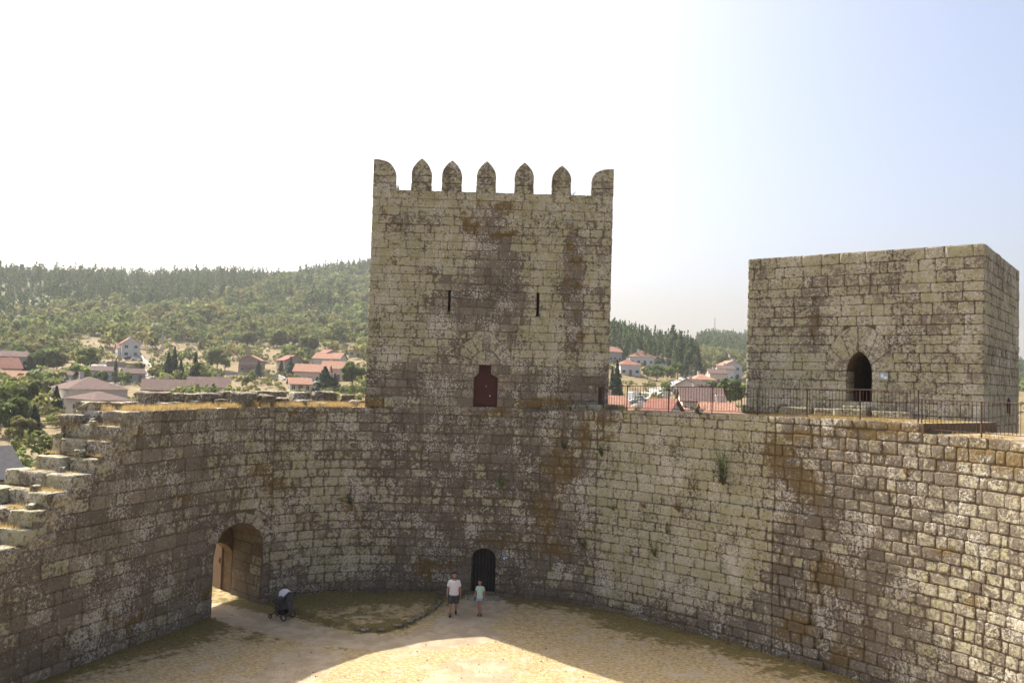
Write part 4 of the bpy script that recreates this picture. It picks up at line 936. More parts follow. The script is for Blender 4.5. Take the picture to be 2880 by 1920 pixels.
def crown_pine(n, r, h, size, seed):
    g_ = np.random.default_rng(seed); k = 9; cc = []; cr = []
    for i in range(k):
        t = i / (k - 1); zz = h * (.38 + .58 * t); q = r * (1 - t ** 1.6) * g_.uniform(.3, .8); a = g_.uniform(0, 2 * np.pi); cc.append((q * math.cos(a), q * math.sin(a), zz)); cr.append(r * (.62 - .38 * t) * g_.uniform(.75, 1.15))
    cc = np.array(cc); cr = np.array(cr); idx = g_.choice(k, n, p=cr ** 2 / np.sum(cr ** 2)); d = g_.normal(0, 1, (n, 3)); d /= np.linalg.norm(d, axis=1)[:, None]
    return cc[idx] + d * cr[idx][:, None] * [1, 1, .62] * g_.uniform(.6, 1, (n, 1)), d + g_.normal(0, .4, (n, 3)), np.clip(g_.random(k)[idx] * .6 + g_.random(n) * .4, 0, 1), size
def leaf_quads(C, nrm, tint, size, g_):
    n = len(C); nr = nrm / np.linalg.norm(nrm, axis=1)[:, None]; a = np.cross(nr, g_.normal(0, 1, (n, 3))); a /= np.linalg.norm(a, axis=1)[:, None]; b = np.cross(nr, a); s = (size * g_.uniform(.6, 1.35, n))[:, None]
    V = np.stack([C - a * s, C - b * s * .75, C + a * s, C + b * s * .75], 1); return V, tint
def tree_leaf_material(name, cs, tr=.25):
    """cs: dark, light, brownish alternative chosen per tree by the second channel"""
    t = NT(name, .75); a, b, _, _ = t.at(); c = t.mix(a, cs[0], cs[1]); c2 = t.mix(a, cs[2], cs[3]); c = t.mix(b, c, c2); t.col(c)
    n = t.n.new('ShaderNodeBsdfTranslucent'); t.l.new(c, n.inputs[0]); mx = t.n.new('ShaderNodeMixShader'); mx.inputs[0].default_value = tr; t.l.new(t.b.outputs[0], mx.inputs[1]); t.l.new(n.outputs[0], mx.inputs[2]); t.l.new(mx.outputs[0], t.n['Material Output'].inputs[0]); return t.m
TM_OAK = tree_leaf_material('oak_foliage', ((.055, .092, .026), (.170, .225, .070), (.13, .13, .042), (.27, .245, .095)), .5)
TM_PINE = tree_leaf_material('pine_foliage', ((.028, .062, .020), (.085, .140, .042), (.045, .085, .025), (.14, .185, .055)), .4)
TM_CON = tree_leaf_material('conifer_foliage', ((.020, .042, .020), (.055, .085, .038), (.03, .05, .02), (.07, .10, .04)), .25)
TM_LIME = tree_leaf_material('light_foliage', ((.11, .17, .03), (.25, .33, .07), (.14, .18, .05), (.26, .27, .09)), .5)
BARK = simple('tree_bark', (.10, .075, .05), (.17, .13, .095), 6, .95)
TPL = {}
g0 = np.random.default_rng(5)
for k in range(7):
    TPL['oak', k] = leaf_quads(*crown_broad(130, 3.6, 6.2, .62, 40 + k, 9), g0)
    TPL['pine', k] = leaf_quads(*crown_pine(110, 2.6, 12, .62, 60 + k), g0)
    TPL['spruce', k] = leaf_quads(*crown_conifer(150, 2.4, 14, .55, 80 + k), g0)
def forest(name, kind, pts, sc_, mat, label, brown):
    Vs = []; As = []; ks = rng.integers(0, 7, len(pts)); rot = rng.uniform(0, 2 * np.pi, len(pts))
    for k in range(7):
        s = ks == k
        if not s.any(): continue
        T, ti = TPL[kind, k]; P = pts[s]; hsq = rng.uniform(.8, 1.25, s.sum())[:, None, None]; c, sn = np.cos(rot[s]), np.sin(rot[s]); X = T[None, :, :, 0]; Y = T[None, :, :, 1]; Z = T[None, :, :, 2]; sx = sc_[s][:, None, None]; hz = sx * rng.uniform(.85, 1.2, s.sum())[:, None, None]
        W = np.stack([P[:, 0, None, None] + sx * (X * c[:, None, None] - Y * sn[:, None, None]), P[:, 1, None, None] + sx * (X * sn[:, None, None] + Y * c[:, None, None]), P[:, 2, None, None] + hz * Z], -1); Vs.append(W.reshape(-1, 3))
        t1 = np.broadcast_to(ti[None, :, None], W.shape[:3]); tv = rng.uniform(-.42, .42, s.sum())[:, None, None]; A = np.zeros((*W.shape[:3], 4)); A[..., 0] = np.clip(t1 + tv, 0, 1); A[..., 1] = brown[s][:, None, None]; As.append(A.reshape(-1, 4))
    V = np.concatenate(Vs); o = np_mesh(name, V, np.arange(len(V)).reshape(-1, 4), np.concatenate(As), mat); tag(o, label, None, None, 'stuff'); return o
# scatter over the hills: positions in bearing and distance
def scatter(px0, px1, d0, d1, spacing):
    a0 = math.atan2(*ray(px0, 850).xy); a1 = math.atan2(*ray(px1, 850).xy); area = (a1 - a0) / 2 * (d1 ** 2 - d0 ** 2); n = int(area / spacing ** 2); a = rng.uniform(a0, a1, n); D = np.sqrt(rng.uniform(d0 ** 2, d1 ** 2, n)); X, Y = D * np.sin(a), D * np.cos(a); return X, Y, D, terr(X, Y)
def pix(X, Y, Z):
    v = np.stack([X, Y, Z - EYE], -1); w = v @ np.array(_f); return CX + F * (v @ np.array(_r)) / w, CY - F * (v @ np.array(_u)) / w
RIDGE_X = [-600, 0, 150, 300, 430, 520, 600, 700, 840, 1000, 1400]; RIDGE_LOW = [742, 742, 730, 712, 706, 690, 655, 645, 638, 680, 750]
X, Y, D, Z = scatter(-420, 1360, 285, 1010, 5.7); PX, PY = pix(X, Y, Z)
low = np.interp(PX, RIDGE_X, RIDGE_LOW) + 14 * vnoise(X, Y, 40, 50) + 8 * vnoise(X, Y, 12, 51)
pn = PY < low
for (cx_, cy_, rx_, ry_) in ((745, 720, 55, 22), (640, 690, 45, 18), (600, 715, 28, 10), (530, 700, 14, 20), (790, 695, 14, 16), (700, 665, 20, 10)): pn |= (((PX - cx_) / rx_) ** 2 + ((PY - cy_) / ry_) ** 2 < 1) & (rng.random(len(X)) < .75)
# clearings of dry grass, more of them low on the slope
clear = np.zeros(len(X))
for (cx_, cy_, rx_, ry_) in ((205, 798, 45, 22), (620, 810, 32, 28), (430, 815, 70, 26), (350, 812, 30, 22), (300, 835, 60, 26), (260, 812, 50, 10), (440, 850, 110, 18), (490, 760, 22, 8), (780, 800, 30, 10), (90, 745, 18, 5), (620, 850, 60, 24), (760, 850, 90, 22), (560, 850, 60, 30), (90, 850, 120, 16)):
    clear = np.maximum(clear, np.exp(-((PX - cx_) / rx_) ** 2 - ((PY - cy_) / ry_) ** 2))
dens = 1.1 - 1.5 * clear - .30 * np.clip((PY - 765) / 60, 0, 1) + .45 * vnoise(X, Y, 30, 53) * np.clip((PY - 700) / 80, .15, 1); ok = (rng.random(len(X)) < dens) & (D > 300)
brn = np.clip(.22 + .45 * vnoise(X, Y, 70, 54) + .35 * np.clip((PY - 690) / 90, 0, 1) + rng.normal(0, .32, len(X)), 0, 1)
pts = np.column_stack([X, Y, Z - .3])
s = ok & ~pn; forest('oak_woodland', 'oak', pts[s], np.clip(rng.lognormal(-.02, .28, s.sum()), .5, 1.75), TM_OAK, 'grey green oak woodland covering the lower hillside', brn[s])
s = pn & (rng.random(len(X)) < .92); forest('pine_forest', 'pine', pts[s], np.clip(rng.lognormal(-.2, .24, s.sum()), .45, 1.3), TM_PINE, 'dark pine forest along the ridge', np.clip(brn[s] - .2, 0, 1))
# small scrub in the clearings
X, Y, D, Z = scatter(-300, 1360, 130, 520, 4.2); k = (vnoise(X, Y, 16, 77) > -.1); X, Y, Z = X[k], Y[k], Z[k]
forest('hillside_scrub', 'oak', np.column_stack([X, Y, Z - .2]), rng.uniform(.12, .32, len(X)), TM_OAK, 'low scrub dotted over the dry slopes', rng.uniform(.2, 1, len(X)))
X, Y, D, Z = scatter(-300, 1360, 140, 345, 5.3); PX, PY = pix(X, Y, Z); k = (vnoise(X, Y, 22, 91) > -.25) & (np.hypot((PX - 310) / 60, (PY - 840) / 25) > 1)
for (hx_, hy_, hr_) in ((300, 822, 14), (572, 858, 14), (748, 850, 16), (712, 884, 16), (768, 876, 14), (225, 930, 16), (385, 918, 16), (480, 916, 16), (26, 876, 10), (20, 854, 12), (310, 878, 9), (232, 872, 10), (128, 882, 10), (676, 850, 12), (690, 905, 10)):
    q = hit(hx_, hy_); k &= np.hypot(X - q[0], Y - q[1] - 4) > hr_
    L_ = math.hypot(q[0], q[1]); ca = (X * q[0] + Y * q[1]) / L_; cr_ = np.abs(X * q[1] - Y * q[0]) / L_; k &= ~((cr_ < hr_ * .7) & (ca < q[2]) & (ca > q[2] - 45))
X, Y, Z = X[k], Y[k], Z[k]; forest('valley_trees', 'oak', np.column_stack([X, Y, Z - .2]), rng.uniform(.35, 1.0, len(X)), TM_OAK, 'loose trees and hedges filling the fields between the village houses', rng.uniform(0, .9, len(X)))
X, Y, D, Z = scatter(-200, 150, 92, 170, 6.5); k = rng.random(len(X)) < .6; X, Y, Z = X[k], Y[k], Z[k]
forest('riverside_trees', 'oak', np.column_stack([X, Y, Z - .2]), rng.uniform(.35, .7, len(X)), TM_OAK, 'bushy trees and thicket below the broken wall at the left', rng.uniform(.1, .8, len(X)))
# right: tall conifer stand and the far ridge
X, Y, D, Z = scatter(1330, 1612, 372, 520, 3.5); PX, PY = pix(X, Y, Z); k = (PX < 1606) & (PY < 846); X, Y, Z = X[k], Y[k], Z[k]; hh = .92 - .25 * np.clip((pix(X, Y, Z)[0] - 1400) / 120, 0, 1)
forest('conifer_stand', 'spruce', np.column_stack([X, Y, Z - .3]), rng.uniform(.85, 1.15, len(X)) * hh, TM_PINE, 'dense stand of tall conifers behind the red-roofed houses', rng.uniform(0, .8, len(X)))
X, Y, D, Z = scatter(1600, 2600, 400, 1000, 6.2); PX, PY = pix(X, Y, Z); br = rng.uniform(.1, .8, len(X)); k = (D > 620)
forest('far_woodland', 'pine', np.column_stack([X, Y, Z - .3])[k], rng.uniform(.55, .95, k.sum()), TM_PINE, 'hazy pine woods on the distant right ridge', br[k])
k = (D <= 620) & (rng.random(len(X)) < .62); forest('valley_woodland', 'oak', np.column_stack([X, Y, Z - .3])[k], rng.uniform(.5, 1.0, k.sum()), TM_OAK, 'green woodland below the distant right ridge', br[k])
X, Y, D, Z = scatter(1400, 2600, 200, 372, 5.5); k = (vnoise(X, Y, 20, 78) > .15); forest('valley_scrub', 'oak', np.column_stack([X, Y, Z - .2])[k], rng.uniform(.15, .4, k.sum()), TM_OAK, 'bushes dotted between the right-hand village houses', rng.uniform(0, .6, k.sum()))

# single trees near the village
TKIND = dict(oak=('oak_tree', TM_OAK), lime=('broadleaf_tree', TM_LIME), con=('conifer_tree', TM_CON), pine=('pine_tree', TM_PINE))
def tree(px, py, hpx, wpx, kind, label, group=None, brown=.2, d=None, n=None):
    if d is None: x, y, D = hit(px, py)
    else:
        q = ray(px, py); L = math.hypot(q.x, q.y); x, y, D = q.x / L * d, q.y / L * d, d
    z = tz(x, y) - .2
    if d is not None: hpx = hpx  # measured height still holds at that distance
    m = D / F; H = hpx * m; R_ = wpx * m / 2; nm, mat = TKIND[kind]; root = empty(nm, (x, y, z)); tag(root, label, 'tree', group); sd = random.randrange(9999); g_ = np.random.default_rng(sd)
    n = n or int(min(1500, max(420, wpx * hpx * .5))); size = max(.22, min(R_ * .16, 1.9 * m * 2.3))
    if kind in ('oak', 'lime'): C = crown_broad(n, R_ * .95, H * 1.02, size, sd, 15)
    elif kind == 'con': C = crown_conifer(n, R_, H, size, sd)
    else: C = crown_pine(n, R_, H, size, sd)
    V, ti = leaf_quads(*C, g_); A = np.zeros((*V.shape[:2], 4)); A[..., 0] = ti[:, None]; A[..., 1] = brown; V = V.reshape(-1, 3)
    np_mesh('crown', V, np.arange(len(V)).reshape(-1, 4), A.reshape(-1, 4), mat, root)
    tm = MB(); th = H * (.9 if kind in ('con', 'pine') else .55); r0 = max(.12, H * .03); tm.tube([(0, 0, 0), (R_ * .03, 0, th * .5), (0, R_ * .05, th)], [r0, r0 * .7, r0 * .25], 7)
    if kind in ('oak', 'lime'):
        for k in range(6): a = k * 1.05 + g_.random(); z0 = H * g_.uniform(.22, .42); tm.tube([(0, 0, z0), (R_ * .35 * math.cos(a), R_ * .35 * math.sin(a), z0 + H * .16), (R_ * .62 * math.cos(a), R_ * .62 * math.sin(a), z0 + H * .3)], [r0 * .45, r0 * .3, r0 * .1], 5)
    tm.build('trunk', BARK, root)
    return root
for a in (
    (384, 888, 74, 34, 'con', 'tall dark conifer at the left of the group of three behind the long mauve roof'), (413, 888, 58, 30, 'con', 'shorter conifer in the middle of the group behind the long mauve roof'), (446, 888, 74, 32, 'con', 'tall dark conifer at the right of the group of three behind the long mauve roof'), (398, 886, 84, 30, 'con', 'tallest conifer at the back of the group behind the long mauve roof'),
    (264, 880, 52, 18, 'con', 'slim pointed conifer left of the round dark tree below the white hillside house'), (283, 880, 30, 26, 'lime', 'green round tree touching the slim conifer below the white hillside house'),
    (66, 870, 44, 52, 'con', 'broad dark conifer at the far left among the village roofs'), (200, 845, 44, 44, 'oak', 'rounded dark green oak left of the white hillside house'), (196, 850, 34, 34, 'lime', 'smaller rounded oak in front of the dark one, left of the white hillside house'),
    (180, 884, 38, 56, 'lime', 'wide light green tree above the hipped mauve roof'), (319, 862, 32, 26, 'oak', 'round dark tree on a thin trunk below the cars of the white house'), (294, 862, 22, 18, 'lime', 'small pale green tree left of the round dark tree'),
    (105, 850, 44, 60, 'oak', 'large dark oak mass beyond the far left roofs'), (130, 852, 40, 50, 'oak', 'dark oak beyond the far left roofs, right of its larger neighbour'),
    (42, 948, 68, 76, 'lime', 'large bright green tree at the lower left with its trunk showing'), (72, 952, 76, 60, 'oak', 'olive green tree right of the bright green one at the lower left'), (122, 925, 50, 60, 'oak', 'olive brown tree left of the hipped mauve roof'),
    (127, 948, 56, 30, 'con', 'dark conifer standing just above the ruined wall blocks at the left'), (76, 998, 62, 36, 'con', 'dark blue-green conifer low at the left beside the broken wall'), (156, 926, 26, 20, 'con', 'small conifer in front of the hipped mauve roof at its left corner'), (184, 928, 30, 30, 'con', 'small wide conifer in front of the middle of the hipped mauve roof'),
    (18, 1000, 78, 80, 'oak', 'big grey-olive oak crown at the left edge beside the broken wall'), (48, 1012, 50, 60, 'oak', 'low grey-olive tree behind the broken wall at the left edge'), (5, 905, 30, 30, 'con', 'dark tree at the left edge above the bright green tree'),
    (498, 850, 52, 46, 'oak', 'dark green tree left of the house with the tall chimney'), (496, 795, 30, 40, 'oak', 'dark crown on the slope above the house with the tall chimney'), (516, 852, 30, 26, 'lime', 'bright green small tree beside the house with the tall chimney'), (568, 798, 36, 44, 'oak', 'round oak on the slope right above the tall chimney'),
    (636, 798, 40, 50, 'oak', 'oak with two rounded crowns at the top of the dry grass strip'), (708, 812, 42, 50, 'oak', 'grey oak on the slope above the white L-shaped house'), (762, 812, 32, 42, 'lime', 'rounded bright green tree above the white L-shaped house'), (665, 822, 26, 46, 'lime', 'bright green hedge-like tree above the brown gabled house'),
    (745, 900, 56, 54, 'con', 'wide dark conifer in front of the long orange roof'), (768, 898, 40, 30, 'con', 'small dark conifer right of the wide one by the long orange roof'), (808, 895, 66, 56, 'oak', 'large grey-green tree beside the left edge of the crenellated tower'), (683, 898, 40, 38, 'oak', 'pale olive tree in front of the low orange roof'), (838, 893, 60, 30, 'oak', 'olive tree partly hidden by the left edge of the crenellated tower'),
    (592, 868, 40, 24, 'con', 'dark tree right of the house with the tall chimney'), (666, 866, 46, 28, 'con', 'dark tree left of the long orange roof'), (645, 862, 34, 22, 'con', 'dark tree before the brown gabled house'), (705, 850, 28, 30, 'oak', 'dark tree between the brown gabled house and the white L-shaped house'), (578, 875, 26, 22, 'lime', 'small brown-green tree below the house with the tall chimney'), (565, 888, 24, 20, 'oak', 'small dry bush-like tree on the golden bank'),
    (95, 868, 26, 30, 'lime', 'pale green tree between the far left roofs'), (150, 872, 26, 34, 'lime', 'pale green tree behind the parked van at the left'), (232, 872, 18, 30, 'lime', 'low green tree by the long white shed'), (355, 868, 26, 34, 'oak', 'pale olive bushy tree at the foot of the dry field'), (350, 800, 24, 30, 'oak', 'small tree on the mound above the dry field'),
    (12, 870, 24, 26, 'oak', 'small green tree between the grey and the pink roof at the left edge')):
    tree(*a[:5], a[5], 'trees around the left village', brown=random.uniform(0, .9) if a[4] == 'oak' else random.random() * .5)
for a in (
    (1416, 925, 98, 34, 'con', 'very tall dark conifer rising beside the right edge of the crenellated tower'), (1405, 925, 84, 26, 'con', 'dark conifer half hidden by the right edge of the crenellated tower'), (1677, 940, 72, 62, 'oak', 'large dark tree behind the railing near the arched-door building'), (1660, 930, 40, 44, 'lime', 'mid green tree in front of the large dark one behind the railing'), (1703, 935, 56, 26, 'lime', 'bright green tree against the edge of the arched-door building'),
    (1487, 872, 34, 30, 'oak', 'dark green tree right of the hipped red-roofed house'), (1508, 876, 38, 40, 'oak', 'leafy green tree in the middle of the cluster above the grass bank'), (1532, 874, 34, 38, 'lime', 'lighter green tree in the cluster above the grass bank'), (1556, 872, 42, 36, 'oak', 'dark green tree at the right of the cluster above the grass bank'), (1574, 868, 46, 26, 'con', 'dark pointed tree right of the cluster above the grass bank'),
    (1436, 852, 22, 20, 'lime', 'small pale green tree in front of the hipped red-roofed house'), (1588, 862, 86, 34, 'pine', 'tall layered pine at the front of the conifer stand'), (1563, 842, 82, 30, 'pine', 'tall pine with its trunk showing at the edge of the conifer stand'), (1602, 868, 70, 26, 'con', 'dark conifer closing the right end of the conifer stand'), (1545, 830, 84, 30, 'pine', 'tallest pine standing out above the conifer stand'), (1624, 872, 38, 26, 'oak', 'green tree between the conifer stand and the orange-roofed house'), (1652, 842, 30, 34, 'oak', 'green tree above the pale terrace houses'), (1668, 836, 26, 20, 'con', 'dark tree left of the white hilltop house'), (1700, 842, 26, 14, 'oak', 'olive tree against the left edge of the arched-door building, high up'), (1530, 892, 14, 30, 'lime', 'low bush-like tree at the edge of the grass bank'),
    (1531, 910, 20, 18, 'oak', 'small green tree beside the road'), (1554, 915, 26, 20, 'oak', 'small green tree right of the road by the brown roof'), (1427, 918, 14, 20, 'lime', 'low green tree below the tall conifer'), (1632, 900, 26, 36, 'oak', 'green tree below the orange-roofed pink house'), (1640, 868, 20, 24, 'oak', 'small green tree left of the pale terrace houses')):
    tree(*a[:5], a[5], 'trees around the right village', brown=random.uniform(0, .6))

# ------------------------------------------------------------------ houses
WHITE = simple('white_render', (.52, .51, .49), (.60, .59, .57), 1.2, .9, 0, .1); CREAM = simple('cream_render', (.50, .45, .38), (.58, .52, .44), 1.2, .9, 0, .1); PINK = simple('pinkish_render', (.55, .42, .38), (.60, .47, .43), 1.2, .9, 0, .1); GREYR = simple('grey_render', (.30, .29, .28), (.38, .36, .34), 1.2, .9, 0, .1); BROWNR = simple('brown_stone_render', (.27, .20, .16), (.34, .26, .21), 1.5, .9, 0, .1)
def tile_material(name, c1, c2):
    t = NT(name, .9); t.b.inputs['Specular IOR Level'].default_value = .08; n = t.noise(1.5, 5, .7); w = t.n.new('ShaderNodeTexWave'); w.inputs['Scale'].default_value = 1.6; w.inputs['Distortion'].default_value = 1.0; t.l.new(t.tc, w.inputs[0]); c = t.mix(t.step(n, .3, .7), c1, c2); c = t.mix(t.math('MULTIPLY', t.step(w.outputs[1], .3, .9), .25), c, tuple(x * .6 for x in c1)); t.col(c); t.bump(w.outputs[1], .5, .05); return t.m
ORANGE = tile_material('orange_tiles', (.26, .135, .092), (.37, .22, .155)); REDT = tile_material('red_tiles', (.20, .09, .068), (.30, .15, .115)); MAUVE = tile_material('mauve_brown_tiles', (.105, .070, .062), (.155, .112, .098)); SLATE = tile_material('slate_tiles', (.07, .07, .075), (.10, .10, .108))
GLASS = simple('window_glass', (.03, .035, .04), (.05, .055, .06), 3, .15, 0, 0); FRAME = simple('white_frame', (.6, .6, .58), (.68, .68, .66), 5, .6, 0, 0)
def house(name, px, py, wpx, dep, hw, roof, rz, wall_m, roof_m, label, group, pitch=.42, wins=3, d=None, chim=True, storeys=1, balcony=False, ov=.4, door=True):
    """px,py: picture position of the middle of the front foot; wpx: visible width of the front; rz: turn of the front away from the camera"""
    if d is None: x, y, D = hit(px, py)
    else:
        q = ray(px, py); L = math.hypot(q.x, q.y); x, y, D = q.x / L * d, q.y / L * d, d
    W = wpx * D / F; face = math.atan2(-x, y) + rz; root = empty(name, (x, y, tz(x, y)), face); tag(root, label, 'house', group)
    # local frame: +x to the right seen from the camera, front face at y=0, body behind
    m = MB(); m.box((0, dep / 2, hw / 2 - 1.5), (W, dep, hw + 3)); rm = MB(); rh = 0
    if roof == 'gable_x':                      # ridge parallel to the front
        rh = dep / 2 * pitch; a, b = W / 2 + ov, dep + ov
        for (y0, y1) in ((-ov, dep / 2), (b, dep / 2)):
            z0 = hw - ov * pitch; z1 = hw + rh; v = [(-a, y0, z0), (a, y0, z0), (a, y1, z1), (-a, y1, z1)]; v2 = [(p[0], p[1], p[2] + .16) for p in v]; rm.add(v + v2, [(3, 2, 1, 0), (4, 5, 6, 7), (0, 1, 5, 4), (1, 2, 6, 5), (2, 3, 7, 6), (3, 0, 4, 7)])
        for sx in (-1, 1): X = sx * (W / 2 - .02); m.add([(X, 0, hw - .01), (X, dep, hw - .01), (X, dep / 2, hw + rh - .02)], [(0, 1, 2) if sx > 0 else (2, 1, 0)])
    elif roof == 'gable_y':                    # gable end towards the camera
        rh = W / 2 * pitch; a = W / 2 + ov
        for sx in (-1, 1):
            v = [(sx * a, -ov, hw - ov * pitch), (sx * a, dep + ov, hw - ov * pitch), (0, dep + ov, hw + rh), (0, -ov, hw + rh)]; v2 = [(p[0], p[1], p[2] + .16) for p in v]; rm.add(v + v2, [(3, 2, 1, 0), (4, 5, 6, 7), (0, 1, 5, 4), (1, 2, 6, 5), (2, 3, 7, 6), (3, 0, 4, 7)])
        for Y in (.0, dep): m.add([(-W / 2, Y, hw - .01), (W / 2, Y, hw - .01), (0, Y, hw + rh - .02)], [(0, 1, 2)])
    elif roof == 'hip':
        rh = min(W, dep) / 2 * pitch; a = W / 2 + ov; r = max(.3, a - (dep / 2 + ov)) if W > dep else .3; z0 = hw - .1; zt = hw + rh
        v = [(-a, -ov, z0), (a, -ov, z0), (a, dep + ov, z0), (-a, dep + ov, z0), (-r, dep / 2, zt), (r, dep / 2, zt)]; rm.add(v, [(0, 1, 5, 4), (1, 2, 5), (2, 3, 4, 5), (3, 0, 4), (3, 2, 1, 0)])
    else:
        rm.box((0, dep / 2, hw + .1), (W + .5, dep + .5, .2))
    m.build('walls', wall_m, root); rf = rm.build('roof', roof_m, root)
    if chim: c = MB(); cx_ = W * random.uniform(-.25, .25); ct = 2.2 if name == 'stone_house' else 0; c.box((cx_, dep * .3 if ct else dep * .62, hw + rh * .75 + .45 + ct / 2), (.7 + ct * .2, .6 + ct * .2, 1.5 + ct)); c.box((cx_, dep * .3 if ct else dep * .62, hw + rh * .75 + 1.28 + ct), (.9 + ct * .25, .8 + ct * .25, .14)); c.build('chimney', wall_m, rf)
    for st_ in range(storeys):
        zc_ = 1.5 + st_ * 2.8
        if zc_ + .7 > hw: break
        for k in range(wins):
            u = W * (-.5 + (k + .5) / wins)
            isd = door and st_ == 0 and k == wins // 2
            w, h = (1.0, 2.1) if isd else (min(1.3, W / wins * .5), 1.2); zc2 = 1.05 if isd else zc_
            f = MB()
            for (dx, dz, ww, hh) in ((-w / 2, 0, .09, h + .09), (w / 2, 0, .09, h + .09), (0, h / 2, w, .09), (0, -h / 2, w, .09), (0, 0, .05, h)): f.box((u + dx, -.04, zc2 + dz), (ww, .08 if ww != .05 else .06, hh))
            fo = f.build('door' if isd else 'window', FRAME if not isd else WOOD, root); p = MB(); p.box((u, -.012, zc2), (w - .02, .02, h - .02)); p.build('panel' if isd else 'pane', WOOD if isd else GLASS, fo)
    for sx in (-1, 1):
        for k in range(2):
            f = MB(); u = dep * (.3 + .4 * k); X = sx * (W / 2 + .04)
            for (dy, dz, ww, hh) in ((-.5, 0, .09, 1.2), (.5, 0, .09, 1.2), (0, .6, 1, .09), (0, -.6, 1, .09)): f.box((X, u + dy, 1.5 + (storeys - 1) * 2.8 + dz), (.08, ww, hh))
            fo = f.build('window', FRAME, root); p = MB(); p.box((X - sx * .02, u, 1.5 + (storeys - 1) * 2.8), (.03, .98, 1.18)); p.build('pane', GLASS, fo)
    if balcony:
        b = MB(); b.box((0, -.9, 2.75), (W * .9, 1.8, .18)); [b.box((W * .44 * s, -1.7, 1.35), (.22, .22, 2.7)) for s in (-1, 0, 1)]; b.build('balcony', wall_m, root); r_ = MB(); r_.box((0, -1.78, 3.75), (W * .9, .05, .06)); [r_.box((W * .9 * (-.5 + k / 14), -1.78, 3.3), (.03, .04, .9)) for k in range(15)]; r_.build('balcony_railing', FRAME, root)
    return root
LG = 'houses of the left village'; RG = 'houses of the right village'
house('white_house', 300, 822, 36, 9, 5.6, 'gable_y', .12, WHITE, ORANGE, 'tall white gabled house alone on the left hillside with cars in front', LG, .7, 2, storeys=2)
house('white_annex', 279, 822, 16, 8, 3.6, 'gable_x', .12, WHITE, ORANGE, 'low white wing at the left of the tall white hillside house', LG, .5, 1, chim=False)
house('stone_house', 572, 858, 46, 9, 4.6, 'gable_y', -.2, BROWNR, ORANGE, 'brown house with tall pale chimney and terrace on the left slope', LG, .45, 3, storeys=2, balcony=True)
house('brown_house', 676, 850, 44, 9, 3.4, 'gable_y', .35, BROWNR, REDT, 'brown gabled house with a dark red roof on the left slope', LG, .5, 3)
house('white_house', 748, 850, 62, 9, 4.2, 'gable_x', -.35, WHITE, ORANGE, 'white L-shaped house with orange roof below the rounded green tree', LG, .5, 4, storeys=1)
house('white_house', 762, 846, 26, 8, 5.6, 'gable_y', .4, WHITE, REDT, 'small steep-roofed white house joined to the L-shaped one', LG, .6, 2, storeys=2)
house('long_house', 712, 884, 74, 9, 3.6, 'gable_x', -.15, PINK, ORANGE, 'long house with bright orange roof behind the wide dark conifer', LG, .45, 5)
house('long_house', 768, 876, 62, 9, 3.9, 'gable_x', -.15, PINK, ORANGE, 'orange-roofed house adjoining the long one, nearest the tower', LG, .5, 4)
house('low_house', 690, 905, 46, 7, 2.4, 'gable_x', .1, CREAM, ORANGE, 'very low orange-roofed house just above the wall-top stones', LG, .4, 3, chim=False)
house('villa', 225, 944, 112, 13, 3.8, 'hip', .25, CREAM, MAUVE, 'large villa with hipped mauve-brown roof behind the ruined wall top', LG, .42, 4)
house('villa', 258, 962, 74, 10, 3.0, 'hip', .45, CREAM, MAUVE, 'lower hipped mauve roof in front of the large villa', LG, .40, 4, chim=False)
house('barn', 385, 932, 100, 9, 3.0, 'gable_x', .0, CREAM, MAUVE, 'long barn with low mauve roof, left half, behind the wall top', LG, .42, 5, chim=True)
house('barn', 478, 930, 84, 9, 3.4, 'gable_x', .0, CREAM, MAUVE, 'long barn with slightly higher mauve roof, right half, behind the wall top', LG, .42, 5, chim=True)
house('grey_house', 20, 854, 66, 9, 4.4, 'gable_x', .1, GREYR, MAUVE, 'wide grey house with brownish roof at the left edge', LG, .35, 4)
house('pink_house', 26, 876, 34, 9, 3.6, 'gable_x', .25, CREAM, REDT, 'pale house with pinkish red roof below the wide grey one', LG, .6, 2)
house('low_house', 15, 894, 60, 8, 2.4, 'gable_x', -.1, CREAM, ORANGE, 'low orange-roofed outbuilding at the left edge', LG, .4, 3, chim=False)
house('shed', 310, 878, 40, 7, 2.6, 'gable_x', .2, GREYR, MAUVE, 'small stone shed with brown roof right of the slim conifer', LG, .4, 2, chim=False)
house('long_shed', 232, 872, 60, 7, 2.6, 'gable_x', .05, WHITE, MAUVE, 'long low white shed with dark doors left of the slim conifer', LG, .35, 4, chim=False)
house('grey_house', 128, 882, 56, 8, 2.6, 'gable_x', -.2, GREYR, MAUVE, 'low grey-roofed house behind the parked van', LG, .35, 3, chim=False)
house('slate_house', 0, 1124, 80, 9, 2.0, 'gable_x', .3, GREYR, SLATE, 'dark slate roof low at the left edge behind the broken wall', LG, .5, 3, chim=False, d=84)
house('white_cottage', 92, 944, 66, 8, 1.9, 'flat', .1, WHITE, WHITE, 'flat pale rooftop behind the conifers at the lower left', LG, 0, 3, chim=False)
house('far_house', 815, 820, 28, 8, 3.2, 'gable_x', -.1, WHITE, ORANGE, 'small white house high on the slope beside the tower edge', LG, .5, 2, chim=False)
